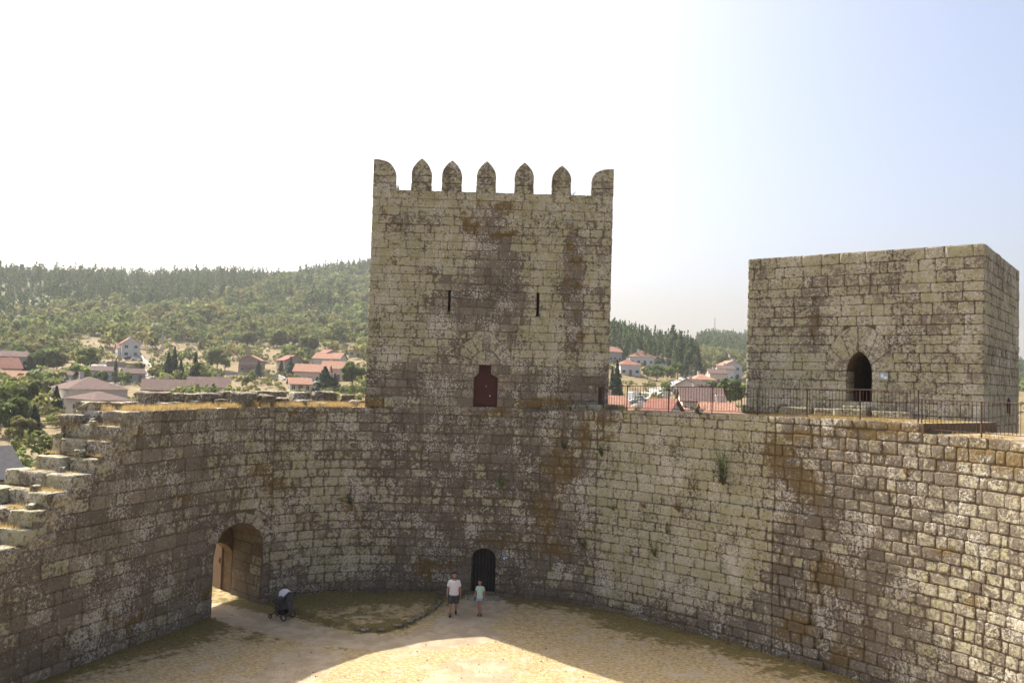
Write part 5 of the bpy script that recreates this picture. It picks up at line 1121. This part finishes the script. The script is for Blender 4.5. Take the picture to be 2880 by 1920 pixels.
for a in (('red_roofed_house', 1413, 832, 34, 9, 4.6, 'gable_x', .45, GREYR, ORANGE, 'grey house with orange roof touching the right edge of the crenellated tower', .5, 3), ('white_villa', 1474, 839, 56, 10, 3.9, 'hip', .15, WHITE, ORANGE, 'white villa with large hipped orange roof in front of the conifers', .55, 4), ('white_villa', 1512, 838, 36, 8, 2.9, 'hip', .0, WHITE, ORANGE, 'low white wing with orange roof right of the hipped villa', .5, 3),
          ('cream_annex', 1538, 838, 18, 6, 2.6, 'flat', .0, CREAM, CREAM, 'small flat cream annex at the end of the orange-roofed villas', 0, 1), ('red_roofed_house', 1448, 862, 46, 10, 4.2, 'hip', .25, WHITE, REDT, 'white house with dark red hipped roof below the orange villas', .5, 3), ('pink_house', 1620, 899, 48, 9, 3.9, 'hip', .35, PINK, ORANGE, 'pink house with bright orange roof above the railing', .5, 3),
          ('white_house', 1684, 872, 40, 9, 5.8, 'gable_y', .35, WHITE, ORANGE, 'white gabled house with orange roof edge beside the arched-door building', .5, 2), ('terrace_house', 1650, 884, 38, 9, 4.2, 'gable_x', .2, CREAM, MAUVE, 'pale terraced house between the pink house and the white gabled one', .35, 3), ('terrace_house', 1668, 876, 36, 8, 4.8, 'gable_x', .2, WHITE, MAUVE, 'grey-roofed terraced house in front of the white gabled one', .35, 3),
          ('white_house', 1684, 838, 22, 8, 3.6, 'gable_y', .5, WHITE, MAUVE, 'small white house highest on the right slope', .6, 2), ('brown_roofed_house', 1577, 922, 50, 10, 4.4, 'gable_y', -.3, CREAM, MAUVE, 'cream house with brown gabled roof beside the road', .5, 3),
          ('long_building', 1615, 962, 92, 10, 2.9, 'gable_x', .12, CREAM, MAUVE, 'long low building with mauve roof seen through the railing', .45, 7), ('long_building', 1655, 1000, 66, 8, 2.6, 'gable_x', .15, WHITE, ORANGE, 'low white building with an orange roof strip, nearest the arched-door building', .3, 5),
          ('white_house', 1505, 1006, 54, 7, 3.0, 'gable_x', -.25, WHITE, REDT, 'white house with wide red-brown roof seen through the middle of the railing', .4, 4), ('white_house', 1568, 1002, 46, 9, 3.2, 'hip', .3, WHITE, ORANGE, 'white house with orange hipped roof seen through the railing, right of the red-brown one', .4, 3), ('low_house', 1420, 1000, 56, 10, 3.0, 'gable_x', .2, CREAM, ORANGE, 'house with faded orange roof seen through the left end of the railing', .4, 4), ('low_house', 1462, 988, 30, 8, 2.6, 'gable_y', -.2, WHITE, REDT, 'small white gabled house between the faded orange roof and the wide red-brown roof', .4, 2)):
    house(a[0], a[1], a[2], a[3], a[4], a[5], a[6], a[7], a[8], a[9], a[10], RG, a[11], a[12], chim=a[6] != 'flat', storeys=2 if a[5] > 4 else 1)
# tall chimney of the stone house is its own stack
# ------------------------------------------------------------------ garden walls, poles, vehicles
def garden_wall(pa, pb, h, mat, label, th=.3):
    a = hit(*pa); b = hit(*pb); root = MB(); n = 10; P = []
    for k in range(n + 1): x = a[0] + (b[0] - a[0]) * k / n; y = a[1] + (b[1] - a[1]) * k / n; P.append((x, y, tz(x, y)))
    L = math.hypot(b[0] - a[0], b[1] - a[1]); nx_, ny_ = -(b[1] - a[1]) / L * th / 2, (b[0] - a[0]) / L * th / 2
    v = []
    for x, y, z in P: v += [(x - nx_, y - ny_, z - 1), (x - nx_, y - ny_, z + h), (x + nx_, y + ny_, z + h), (x + nx_, y + ny_, z - 1)]
    f = [(i * 4 + k, (i + 1) * 4 + k, (i + 1) * 4 + (k + 1) % 4, i * 4 + (k + 1) % 4) for i in range(n) for k in range(4)] + [(0, 1, 2, 3), (n * 4 + 3, n * 4 + 2, n * 4 + 1, n * 4)]
    root.add(v, f); o = root.build('garden_wall', mat); tag(o, label, 'wall')
garden_wall((245, 842), (325, 846), 1.6, BROWNR, 'brown retaining wall below the tall white hillside house'); garden_wall((322, 820), (350, 855), 1.1, WHITE, 'white wall running down the field beside the hillside house')
garden_wall((215, 836), (262, 841), .8, WHITE, 'low pale wall beside the lane left of the hillside house'); garden_wall((472, 858), (640, 868), 1.0, GREYR, 'grey wall along the lane above the golden bank'); garden_wall((1440, 932), (1560, 886), .9, GREYR, 'grey parapet wall beside the climbing road'); garden_wall((640, 868), (690, 884), 1.2, GREYR, 'grey wall dropping towards the long orange roof')
METAL = simple('galvanised_metal', (.30, .31, .32), (.38, .39, .40), 5, .5, .6, 0); CONC = simple('concrete_pole', (.34, .33, .31), (.42, .41, .39), 5, .9)
def lamp(px, py, hpx, side, label, d=None):
    x, y, D = hit(px, py); H_ = hpx * D / F; root = empty('street_lamp', (x, y, tz(x, y))); tag(root, label, 'street lamp', 'street lamps in the right village'); m = MB(); m.tube([(0, 0, -.2), (0, 0, H_ * .97), (side * .15, 0, H_)], [.09, .06, .05], 8); m.build('pole', METAL, root)
    m = MB(); m.tube([(side * .15, 0, H_), (side * 1.5, 0, H_ + .15)], .04, 6); m.build('arm', METAL, root); m = MB(); m.box((side * 1.8, 0, H_ + .14), (.8, .25, .12)); m.build('lamp_head', METAL, root)
for a in ((1434, 822, 20, -1, 'street lamp left of the hipped orange villa roof'), (1483, 822, 18, 1, 'street lamp behind the hipped orange villa'), (1547, 893, 22, -1, 'street lamp at the top of the road beside the brown roof'), (1570, 888, 26, 1, 'street lamp above the brown gabled roof'), (1614, 872, 20, 1, 'street lamp between the conifer stand and the pink house')): lamp(*a)
def pylon(px, py, hpx, label, wires=False):
    x, y, D = hit(px, py); H_ = hpx * D / F; root = empty('power_pole', (x, y, tz(x, y))); tag(root, label, 'power pole'); m = MB()
    w = H_ * .045; 
    for sx in (-1, 1):
        for sy in (-1, 1): m.tube([(sx * w, sy * w, -.5), (sx * w * .25, sy * w * .25, H_)], .07, 4)
    for k in range(9):
        z0 = H_ * k / 9; z1 = H_ * (k + 1) / 9; a = w * (1 - .75 * k / 9); b = w * (1 - .75 * (k + 1) / 9)
        for s in (-1, 1): m.tube([(-a * s, -a, z0), (b * s, -b, z1)], .04, 4); m.tube([(-a * s, a, z0), (b * s, b, z1)], .04, 4)
    m.build('lattice', METAL, root)
    m = MB(); m.box((0, 0, H_ * .96), (H_ * .16, .12, .12)); m.box((0, 0, H_ * .86), (H_ * .12, .12, .12)); m.build('crossarm', METAL, root)
pylon(547, 745, 46, 'lattice power pole on the wooded hillside above the tall-chimney house'); pylon(372, 812, 46, 'power pole in the dry field right of the white hillside house')
x, y, D = hit(1641, 779, 500, 1100); m = MB(); H_ = 48 * D / F
for s in ((-1, -1), (1, -1), (0, 1)): m.tube([(s[0] * .9, s[1] * .9, -1), (s[0] * .25, s[1] * .25, H_)], .12, 4)
for k in range(14):
    a, b = .9 - .65 * k / 14, .9 - .65 * (k + 1) / 14
    for (p, q) in (((-1, -1), (1, -1)), ((1, -1), (0, 1)), ((0, 1), (-1, -1))): m.tube([(p[0] * a, p[1] * a, H_ * k / 14), (q[0] * b, q[1] * b, H_ * (k + 1) / 14)], .06, 4)
o = m.build('radio_mast', METAL); o.location = (x, y, tz(x, y)); tag(o, 'thin pale lattice mast on the distant right ridge', 'mast')
for px, py, hpx, lb in ((146, 884, 28, 'concrete pole standing right of the far left conifer'), (124, 905, 30, 'thin pole beside the lane at the left'), (517, 812, 40, 'dark pole on the slope left of the tall-chimney house')):
    x, y, D = hit(px, py); m = MB(); H_ = hpx * D / F; m.tube([(0, 0, -.3), (0, 0, H_)], [.16, .1], 8); m.box((0, 0, H_ * .95), (1.2, .1, .1)); o = m.build('utility_pole', CONC); o.location = (x, y, tz(x, y)); tag(o, lb, 'pole')
def vehicle(px, py, rz, kind, body_m, label):
    x, y, D = hit(px, py); face = math.atan2(-x, y) + rz; root = empty('parked_' + kind, (x, y, tz(x, y) + .05), face); tag(root, label, kind); L, W, Hh = (4.3, 1.75, 1.42) if kind == 'car' else (4.9, 1.95, 2.1)
    if kind == 'car': prof = [(-L / 2, .35), (L / 2, .35), (L / 2, .72), (L * .46, .82), (L * .24, .92), (L * .10, 1.38), (-L * .26, 1.42), (-L * .44, .98), (-L / 2, .90)]
    else: prof = [(-L / 2, .35), (L / 2, .35), (L / 2, .95), (L * .40, 1.15), (L * .24, 1.95), (L * .18, 2.08), (-L / 2 + .1, 2.1), (-L / 2, 2.0)]
    m = MB(); n = len(prof); v = [(a, -W / 2 + (.14 if b > 1 else 0), b) for a, b in prof] + [(a, W / 2 - (.14 if b > 1 else 0), b) for a, b in prof]; m.add(v, [tuple(range(n)), tuple(range(2 * n - 1, n - 1, -1))] + [(k, n + k, n + (k + 1) % n, (k + 1) % n) for k in range(n)]); m.build('body', body_m, root)
    for sx in (-.32, .32):
        for sy in (-1, 1): w = MB(); w.tube([(L * sx, sy * (W / 2 - .18), .33), (L * sx, sy * (W / 2 + .02), .33)], .33, 14); wo = w.build('wheel', bpy.data.materials['tyre'], root); r_ = MB(); r_.tube([(L * sx, sy * (W / 2 + .01), .33), (L * sx, sy * (W / 2 + .035), .33)], .19, 10); r_.build('rim', METAL, wo)
    g_ = MB(); hz = (1.0, 1.3) if kind == 'car' else (1.3, 1.85); xx = (-L * .28, L * .12) if kind == 'car' else (L * .0, L * .22)
    for sy in (-1, 1): g_.box(((xx[0] + xx[1]) / 2, sy * (W / 2 - .125), sum(hz) / 2), (xx[1] - xx[0], .03, hz[1] - hz[0]))
    g_.build('side_window', GLASS, root); ws = MB(); a, b = ((L * .22, .96), (L * .115, 1.34)) if kind == 'car' else ((L * .385, 1.22), (L * .255, 1.90)); ws.add([(a[0] + .03, -W * .4, a[1]), (a[0] + .03, W * .4, a[1]), (b[0] + .03, W * .4, b[1]), (b[0] + .03, -W * .4, b[1])], [(0, 1, 2, 3)]); ws.build('windscreen', GLASS, root)
simple('tyre', (.02, .02, .02), (.03, .03, .03), 5, .8)
CARW = simple('white_car_paint', (.62, .62, .62), (.66, .66, .66), 1, .3, 0, 0); CARD = simple('dark_blue_car_paint', (.03, .035, .05), (.04, .045, .06), 1, .25, .2, 0); CARS = simple('silver_car_paint', (.42, .44, .46), (.46, .48, .5), 1, .3, .5, 0)
vehicle(299, 828, .1, 'car', CARD, 'dark car parked in front of the tall white hillside house'); vehicle(315, 829, .1, 'car', CARS, 'silver car parked at the right of the dark one by the hillside house'); vehicle(145, 884, .3, 'van', CARW, 'white van parked at the left among the village trees'); vehicle(1461, 919, .9, 'van', CARW, 'white van on the road behind the railing'); vehicle(735, 888, .1, 'car', CARW, 'white car behind the wide dark conifer by the long orange roof'); vehicle(1521, 843, .0, 'car', CARS, 'pale car parked in front of the low villa wing')

# ------------------------------------------------------------------ people
def remesh(mb, name, mat, parent, vox=.012, smooth_it=4):
    o = mb.build(name, mat); m = o.modifiers.new('r', 'REMESH'); m.mode = 'VOXEL'; m.voxel_size = vox; s = o.modifiers.new('s', 'SMOOTH'); s.iterations = smooth_it; s.factor = .5
    dg = bpy.context.evaluated_depsgraph_get(); me = bpy.data.meshes.new_from_object(o.evaluated_get(dg)); o.modifiers.clear(); o.data = me; me.shade_smooth(); o.parent = parent; return o
def ellipsoid(mb, c, r, rot=0, n=14):
    vs = [(c[0], c[1], c[2] - r[2])]; cs, sn = math.cos(rot), math.sin(rot)
    for i in range(1, n // 2):
        p = math.pi * i / (n // 2) - math.pi / 2
        for k in range(n): q = 2 * math.pi * k / n; X = r[0] * math.cos(p) * math.cos(q); Y = r[1] * math.cos(p) * math.sin(q); vs.append((c[0] + X * cs - Y * sn, c[1] + X * sn + Y * cs, c[2] + r[2] * math.sin(p)))
    vs.append((c[0], c[1], c[2] + r[2])); m_ = n // 2 - 1; fs = [(0, 1 + (k + 1) % n, 1 + k) for k in range(n)]
    for i in range(m_ - 1):
        for k in range(n): fs.append((1 + i * n + k, 1 + i * n + (k + 1) % n, 1 + (i + 1) * n + (k + 1) % n, 1 + (i + 1) * n + k))
    t = len(vs) - 1; fs += [(1 + (m_ - 1) * n + k, 1 + (m_ - 1) * n + (k + 1) % n, t) for k in range(n)]; mb.add(vs, fs)
def cloth(name, c1, c2): return simple(name, c1, c2, 14, .9, 0, .3)
SKIN = NT('skin', .55); SKIN.col((.42, .235, .165)); SKIN = SKIN.m
SKIN2 = NT('child_skin', .55); SKIN2.col((.38, .20, .14)); SKIN2 = SKIN2.m
HAIR = simple('dark_hair', (.015, .012, .01), (.035, .025, .02), 40, .6); EYEM = simple('eye', (.05, .04, .04), (.08, .06, .05), 5, .3); LIP = simple('lips', (.30, .11, .09), (.34, .13, .10), 5, .6)
def person(px, py, hm, rz, shirt, shorts, shoes, label, child=False, legs=(), armL=(), armR=(), head_turn=0.0, skin=SKIN, beard=False, longhair=False):
    p = on_z(px, py, .1); root = empty('person', (p.x, p.y, float(court_z(np.array([p.x]), np.array([p.y]))[0])), rz); tag(root, label, 'person'); k = hm / 1.75
    S = lambda v: tuple(a * k for a in v)
    w = .82 if child else 1.0; b = MB(); hd = 1.22 if child else 1.10
    # facing -y. joints in metres for a 1.75 m figure
    hipz, shz, neckz, headz = .92, 1.42, 1.50, 1.63
    def T(mb, P, R_, n=10): mb.tube([S(q) for q in P], [((r[0] * k * w, r[1] * k * w) if hasattr(r, '__len__') else r * k * w) for r in R_], n)
    def torso(mb, e=0.0, z0=.86, z1=1.47):
        prof = [(.86, .165, .115), (.95, .165, .12), (1.05, .150, .115), (1.15, .155, .115), (1.27, .178, .125), (1.37, .172, .112), (1.43, .135, .085), (1.475, .075, .065)]
        pr = [q for q in prof if z0 - .01 <= q[0] <= z1 + .01]; n = 18; vs = []
        for (z, rx, ry) in pr:
            for i in range(n): a = 2 * math.pi * i / n; vs.append(S(((rx + e) * w * math.cos(a), (ry + e) * w * math.sin(a), z)))
        fs = [(i * n + j, i * n + (j + 1) % n, (i + 1) * n + (j + 1) % n, (i + 1) * n + j) for i in range(len(pr) - 1) for j in range(n)] + [tuple(range(n - 1, -1, -1)), tuple((len(pr) - 1) * n + j for j in range(n))]; mb.add(vs, fs)
    torso(b); T(b, [(0, .01, 1.44), (0, 0, 1.50), (0, -.01, 1.58)], [.062, .056, .055])
    R = lambda v: (v[0] * math.cos(head_turn) - v[1] * math.sin(head_turn), v[0] * math.sin(head_turn) + v[1] * math.cos(head_turn), v[2])
    def hp(x, y, z): q = R((x * hd, y * hd, z)); return S((q[0], q[1] - .015, headz + q[2] * hd))
    hs = k * hd
    ellipsoid(b, hp(0, .012, .03), (.077 * hs, .094 * hs, .098 * hs), head_turn); ellipsoid(b, hp(0, -.025, -.045), (.058 * hs, .062 * hs, .072 * hs), head_turn); ellipsoid(b, hp(0, -.092, -.012), (.013 * hs, .02 * hs, .026 * hs), head_turn, 8)
    for sx in (-1, 1): ellipsoid(b, hp(sx * .078, .012, -.005), (.012 * hs, .02 * hs, .032 * hs), head_turn, 8)
    for sx, L in ((-1, legs[0]), (1, legs[1])):
        hip, knee, ank, toe = L; T(b, [hip, tuple((hip[i] + knee[i]) / 2 for i in range(3)), knee, tuple(knee[i] * .62 + ank[i] * .38 for i in range(3)), tuple(knee[i] * .15 + ank[i] * .85 for i in range(3)), ank], [.088, .075, .054, .056, .036, .036])
        T(b, [ank, tuple((ank[i] + toe[i]) / 2 for i in range(3)), toe], [.038, .036, .03])
    for sx, Aa in ((-1, armL), (1, armR)):
        sh, el, wr, ha = Aa; T(b, [sh, tuple((sh[i] + el[i]) / 2 for i in range(3)), el, tuple(el[i] * .6 + wr[i] * .4 for i in range(3)), wr], [.052, .047, .038, .036, .025], 9)
        W_ = Vector(wr); Hn = Vector(ha); d = (Hn - W_); L_ = d.length; d.normalize(); fr = Vector((0, -1, 0)); lat = (fr - d * fr.dot(d)).normalized(); out = d.cross(lat)
        b.tube([S(W_), S(W_ + d * L_ * .5), S(W_ + d * L_ * .95)], [(.026 * k * w, .020 * k * w), (.018 * k, .036 * k * w), (.016 * k, .036 * k * w)] if abs(out.x) > .5 else [.024 * k, .03 * k, .03 * k], 8)
        base = W_ + d * L_ * .9
        for i, (o_, fl) in enumerate(((-.030, .068), (-.010, .078), (.010, .074), (.029, .058))):
            c0_ = base + lat * (-o_); inn_ = Vector((-sx * .3, 0, 0)); P3 = [c0_, c0_ + (d + inn_ * .3).normalized() * fl * .4, c0_ + (d + inn_ * .3).normalized() * fl * .4 + (d + inn_ * 1.6).normalized() * fl * .3, c0_ + (d + inn_ * .3).normalized() * fl * .4 + (d + inn_ * 1.6).normalized() * fl * .3 + (d * .6 + inn_ * 2.6).normalized() * fl * .25]
            b.tube([S(q) for q in P3], [.0098 * k, .0092 * k, .0085 * k, .007 * k], 6)
        t0 = W_ + d * L_ * .3 + lat * .022; b.tube([S(t0), S(t0 + (lat * .8 + d * .6).normalized() * .035), S(t0 + (lat * .8 + d * .6).normalized() * .035 + d * .03)], [.012 * k, .011 * k, .008 * k], 6)
    body = remesh(b, 'body', skin, root, .0075, 3)
    s_ = MB(); torso(s_, .034, .86, 1.43)
    for sx, Aa in ((-1, armL), (1, armR)):
        sh, el = Vector(Aa[0]), Vector(Aa[1]); q = sh.lerp(el, .72 if not child else .62); T(s_, [(sx * .07, 0, 1.405), sh + Vector((-sx * .006, 0, .004)), sh.lerp(el, .4), q], [.064, .070, .070, .072], 12)
    remesh(s_, 't_shirt', shirt, root, .012, 4)
    h_ = MB()
    prof = [(.80, .150, .11), (.86, .188, .138), (.90, .178, .134), (.93, .165, .125)]; n = 18; vs = []
    for (z, rx, ry) in prof:
        for i in range(n): a = 2 * math.pi * i / n; vs.append(S((rx * w * math.cos(a), ry * w * math.sin(a), z)))
    h_.add(vs, [(i * n + j, i * n + (j + 1) % n, (i + 1) * n + (j + 1) % n, (i + 1) * n + j) for i in range(3) for j in range(n)] + [tuple(range(n - 1, -1, -1)), tuple(3 * n + j for j in range(n))])
    for L in legs:
        hip, knee = Vector(L[0]), Vector(L[1]); e_ = .42 if child else .93; T(h_, [hip + Vector((0, 0, -.03)), hip.lerp(knee, e_ * .5), hip.lerp(knee, e_)], [.105, .108 if not child else .115, .098 if not child else .118], 14)
    remesh(h_, 'shorts', shorts, root, .012, 4)
    for L in legs:
        ank, toe = Vector(L[2]), Vector(L[3]); f_ = MB(); d = (toe - ank); hd_ = Vector((d.x, d.y, 0)).normalized(); up = Vector((0, 0, 1)); heel = ank - hd_ * .055 + up * -.045; tp_ = toe + up * .0
        T(f_, [heel, ank + hd_ * .03 - up * .03, ank.lerp(toe, .6), tp_, tp_ + hd_ * .03], [(.040, .036), (.046, .046), (.048, .040), (.044, .030), (.025, .02)], 10); T(f_, [ank + up * .05, ank + up * .0, ank - up * .04], [.044, .046, .044], 10); remesh(f_, 'shoe', shoes, root, .01, 3)
    hr = MB(); ellipsoid(hr, hp(0, .022, .052), (.083 * hs, .098 * hs, .085 * hs), head_turn); ellipsoid(hr, hp(0, .05, .0), (.076 * hs, .065 * hs, .085 * hs), head_turn)
    if longhair: ellipsoid(hr, hp(0, .07, -.06), (.07 * hs, .05 * hs, .10 * hs), head_turn); ellipsoid(hr, hp(0, -.02, .09), (.078 * hs, .08 * hs, .045 * hs), head_turn)
    remesh(hr, 'hair', HAIR, root, .009, 3)
    fc = MB(); [ellipsoid(fc, hp(sx * .028, -.082, .012), (.011 * hs, .008 * hs, .007 * hs), head_turn, 8) for sx in (-1, 1)]; [fc.tube([hp(sx * .014, -.09, .034), hp(sx * .044, -.08, .034)], .004 * hs, 5) for sx in (-1, 1)]
    fo = fc.build('eyes', EYEM, root); lm = MB(); ellipsoid(lm, hp(0, -.088, -.062), (.020 * hs, .008 * hs, .006 * hs), head_turn, 8); lm.build('mouth', LIP, root)
    if beard: bd = MB(); ellipsoid(bd, hp(0, -.030, -.078), (.058 * hs, .060 * hs, .045 * hs), head_turn); remesh(bd, 'beard', simple('beard_stubble', (.10, .06, .045), (.15, .09, .07), 60, .8), root, .01, 2)
    return root
person(1041, 1411, 1.78, .05, cloth('white_cotton', (.74, .70, .72), (.80, .76, .78)), cloth('charcoal_cotton', (.045, .045, .055), (.07, .07, .08)), cloth('black_shoe_fabric', (.015, .014, .015), (.03, .028, .03)),
       'bearded man in white t-shirt and dark grey shorts walking on the path', False,
       (((-.095, 0, .90), (-.115, -.10, .50), (-.125, -.04, .10), (-.135, -.19, .035)), ((.095, 0, .90), (.105, .0, .50), (.095, .27, .17), (.10, .17, .06))),
       ((-.178, 0, 1.385), (-.25, .02, 1.11), (-.27, -.06, .87), (-.272, -.085, .78)), ((.178, 0, 1.385), (.24, .05, 1.11), (.27, .04, .87), (.268, .03, .78)), .25, SKIN, True)
person(1101, 1409, 1.47, -.15, cloth('mint_cotton', (.42, .62, .50), (.50, .68, .56)), cloth('pale_denim', (.22, .30, .48), (.32, .40, .58)), bpy.data.materials['black_shoe_fabric'],
       'child in mint green t-shirt and light denim shorts walking beside the man', True,
       (((-.080, 0, .90), (-.07, -.06, .50), (-.03, .05, .11), (-.05, -.10, .035)), ((.080, 0, .90), (.04, -.12, .51), (.085, .03, .12), (.10, -.11, .04))),
       ((-.150, 0, 1.375), (-.215, .0, 1.12), (-.31, -.05, .90), (-.335, -.07, .81)), ((.150, 0, 1.375), (.215, .03, 1.12), (.245, -.04, .88), (.25, -.07, .79)), -.85, SKIN2, False, True)
# ------------------------------------------------------------------ pushchair by the wall
p = on_z(648, 1416, .12); pc = empty('pushchair', (p.x, p.y, float(court_z(np.array([p.x]), np.array([p.y]))[0]) + .01), math.radians(-22)); tag(pc, 'dark grey pushchair with a white cloth on its hood parked beside the left archway', 'pushchair')
PGREY = cloth('charcoal_canvas', (.060, .058, .072), (.10, .098, .115)); PBLK = simple('black_tube', (.012, .012, .013), (.02, .02, .022), 5, .45, .3, 0)
m = MB()                                        # frame, seen from behind-right; front points to local -x
for sy in (-1, 1):
    Y = sy * .25; m.tube([(.42, Y, 1.02), (.30, Y, .80), (-.02, Y, .42), (-.38, Y * .9, .16)], .014, 6); m.tube([(.28, Y, .16), (.10, Y, .50), (-.04, Y, .62)], .014, 6)
m.tube([(.42, -.25, 1.02), (.42, .25, 1.02)], .016, 6); m.tube([(.28, -.25, .16), (.28, .25, .16)], .012, 6); m.tube([(-.38, -.22, .16), (-.38, .22, .16)], .012, 6); m.tube([(-.30, -.24, .68), (-.36, 0, .70), (-.30, .24, .68)], .016, 6); m.tube([(-.02, -.24, .60), (-.30, -.24, .68)], .013, 6); m.tube([(-.02, .24, .60), (-.30, .24, .68)], .013, 6)
m.build('frame', PBLK, pc)
for x_, y_, r_, nm in ((.28, -.29, .145, 'w'), (.28, .29, .145, 'w'), (-.40, -.22, .09, 'w'), (-.40, .22, .09, 'w')):
    m = MB(); N = 20
    vs = []; fs = []
    for i in range(N):
        a = 2 * math.pi * i / N
        for j in range(8): q = 2 * math.pi * j / 8; R2 = r_ - .022 + .022 * math.cos(q); vs.append((x_ + R2 * math.cos(a), y_ + .022 * math.sin(q), r_ + R2 * math.sin(a)))
    for i in range(N):
        for j in range(8): fs.append((i * 8 + j, ((i + 1) % N) * 8 + j, ((i + 1) % N) * 8 + (j + 1) % 8, i * 8 + (j + 1) % 8))
    m.add(vs, fs); wo = m.build('wheel', bpy.data.materials['tyre'], pc); h = MB(); h.tube([(x_, y_ - .02, r_), (x_, y_ + .02, r_)], .035, 8); [h.tube([(x_, y_, r_), (x_ + (r_ - .03) * math.cos(a), y_, r_ + (r_ - .03) * math.sin(a))], .008, 4) for a in np.linspace(0, 2 * math.pi, 6)[:-1]]; h.build('hub', METAL, wo)
m = MB(); m.tube([(-.34, 0, .44), (-.05, 0, .46), (.08, 0, .52), (.22, 0, .92)], [(.05, .19), (.06, .20), (.06, .20), (.05, .19)], 14); m.build('seat', PGREY, pc, smooth=True)
m = MB(); m.tube([(.10, -.2, .27), (.10, .2, .27)], [(.20, .09), (.20, .09)], 12); m.build('basket', PBLK, pc)
m = MB(); n = 12                                 # hood: folding quarter shell
vs = []; 
for i in range(9):
    a = math.radians(-5 + i * 17)
    for j in range(n + 1):
        b = math.pi * j / n; rr_ = .31 + .012 * (i % 2); vs.append((.08 - rr_ * math.cos(a) * math.sin(b) * 1.0 + .02, .235 * -math.cos(b), .74 + rr_ * math.sin(a) * math.sin(b) * 1.12))
fs = [(i * (n + 1) + j, i * (n + 1) + j + 1, (i + 1) * (n + 1) + j + 1, (i + 1) * (n + 1) + j) for i in range(8) for j in range(n)]; m.add(vs, fs); ho = m.build('hood', PGREY, pc, smooth=True); sm_ = ho.modifiers.new('t', 'SOLIDIFY'); sm_.thickness = .012
m = MB(); vs = []                                # cloth hanging down behind the hood
for i in range(12):
    t = i / 11
    for j in range(9):
        u = j / 8 - .5; vs.append((.30 + .12 * t + .035 * math.sin(j * 2.1 + t * 2) * (.3 + t), .52 * u * (1 - .45 * t), 1.0 - .72 * t + .03 * abs(u)))
fs = [(i * 9 + j, i * 9 + j + 1, (i + 1) * 9 + j + 1, (i + 1) * 9 + j) for i in range(11) for j in range(8)]; m.add(vs, fs); o = m.build('hanging_cover', PGREY, pc, smooth=True); q = o.modifiers.new('t', 'SOLIDIFY'); q.thickness = .012
m = MB(); vs = []                                # pale muslin thrown over the hood
for i in range(10):
    a = math.radians(48 + i * 8.5)
    for j in range(11):
        b = math.pi * (.16 + .6 * j / 10); rr_ = .345 + .012 * math.sin(i * 1.3 + j * 1.9); vs.append((.10 - rr_ * math.cos(a) * math.sin(b), .26 * -math.cos(b), .745 + rr_ * math.sin(a) * math.sin(b) * 1.15))
m.add(vs, [(i * 11 + j, i * 11 + j + 1, (i + 1) * 11 + j + 1, (i + 1) * 11 + j) for i in range(9) for j in range(10)]); o = m.build('muslin_cloth', cloth('pale_muslin', (.55, .62, .68), (.72, .68, .66))); o.location = pc.location; o.rotation_euler = pc.rotation_euler; q = o.modifiers.new('t', 'SOLIDIFY'); q.thickness = .01; tag(o, 'white and pale blue cloth thrown over the pushchair hood', 'cloth')

# ------------------------------------------------------------------ haze
hm = bpy.data.materials.new('haze'); hm.use_nodes = True; hn = hm.node_tree.nodes; hn.remove(hn['Principled BSDF']); pv = hn.new('ShaderNodeVolumePrincipled'); pv.inputs['Density'].default_value = .00017; pv.inputs['Color'].default_value = (.97, .985, 1, 1); pv.inputs['Anisotropy'].default_value = .1
hm.node_tree.links.new(pv.outputs[0], hn['Material Output'].inputs['Volume'])
h = MB(); zlo = float(TZ.min()) - 1; zhi = float(TZ.max()) + 25; h.box((0, 0, (zlo + zhi) / 2), (4900, 4900, zhi - zlo)); o = h.build('haze', hm); tag(o, 'thin summer haze over the valley', None, None, 'stuff')
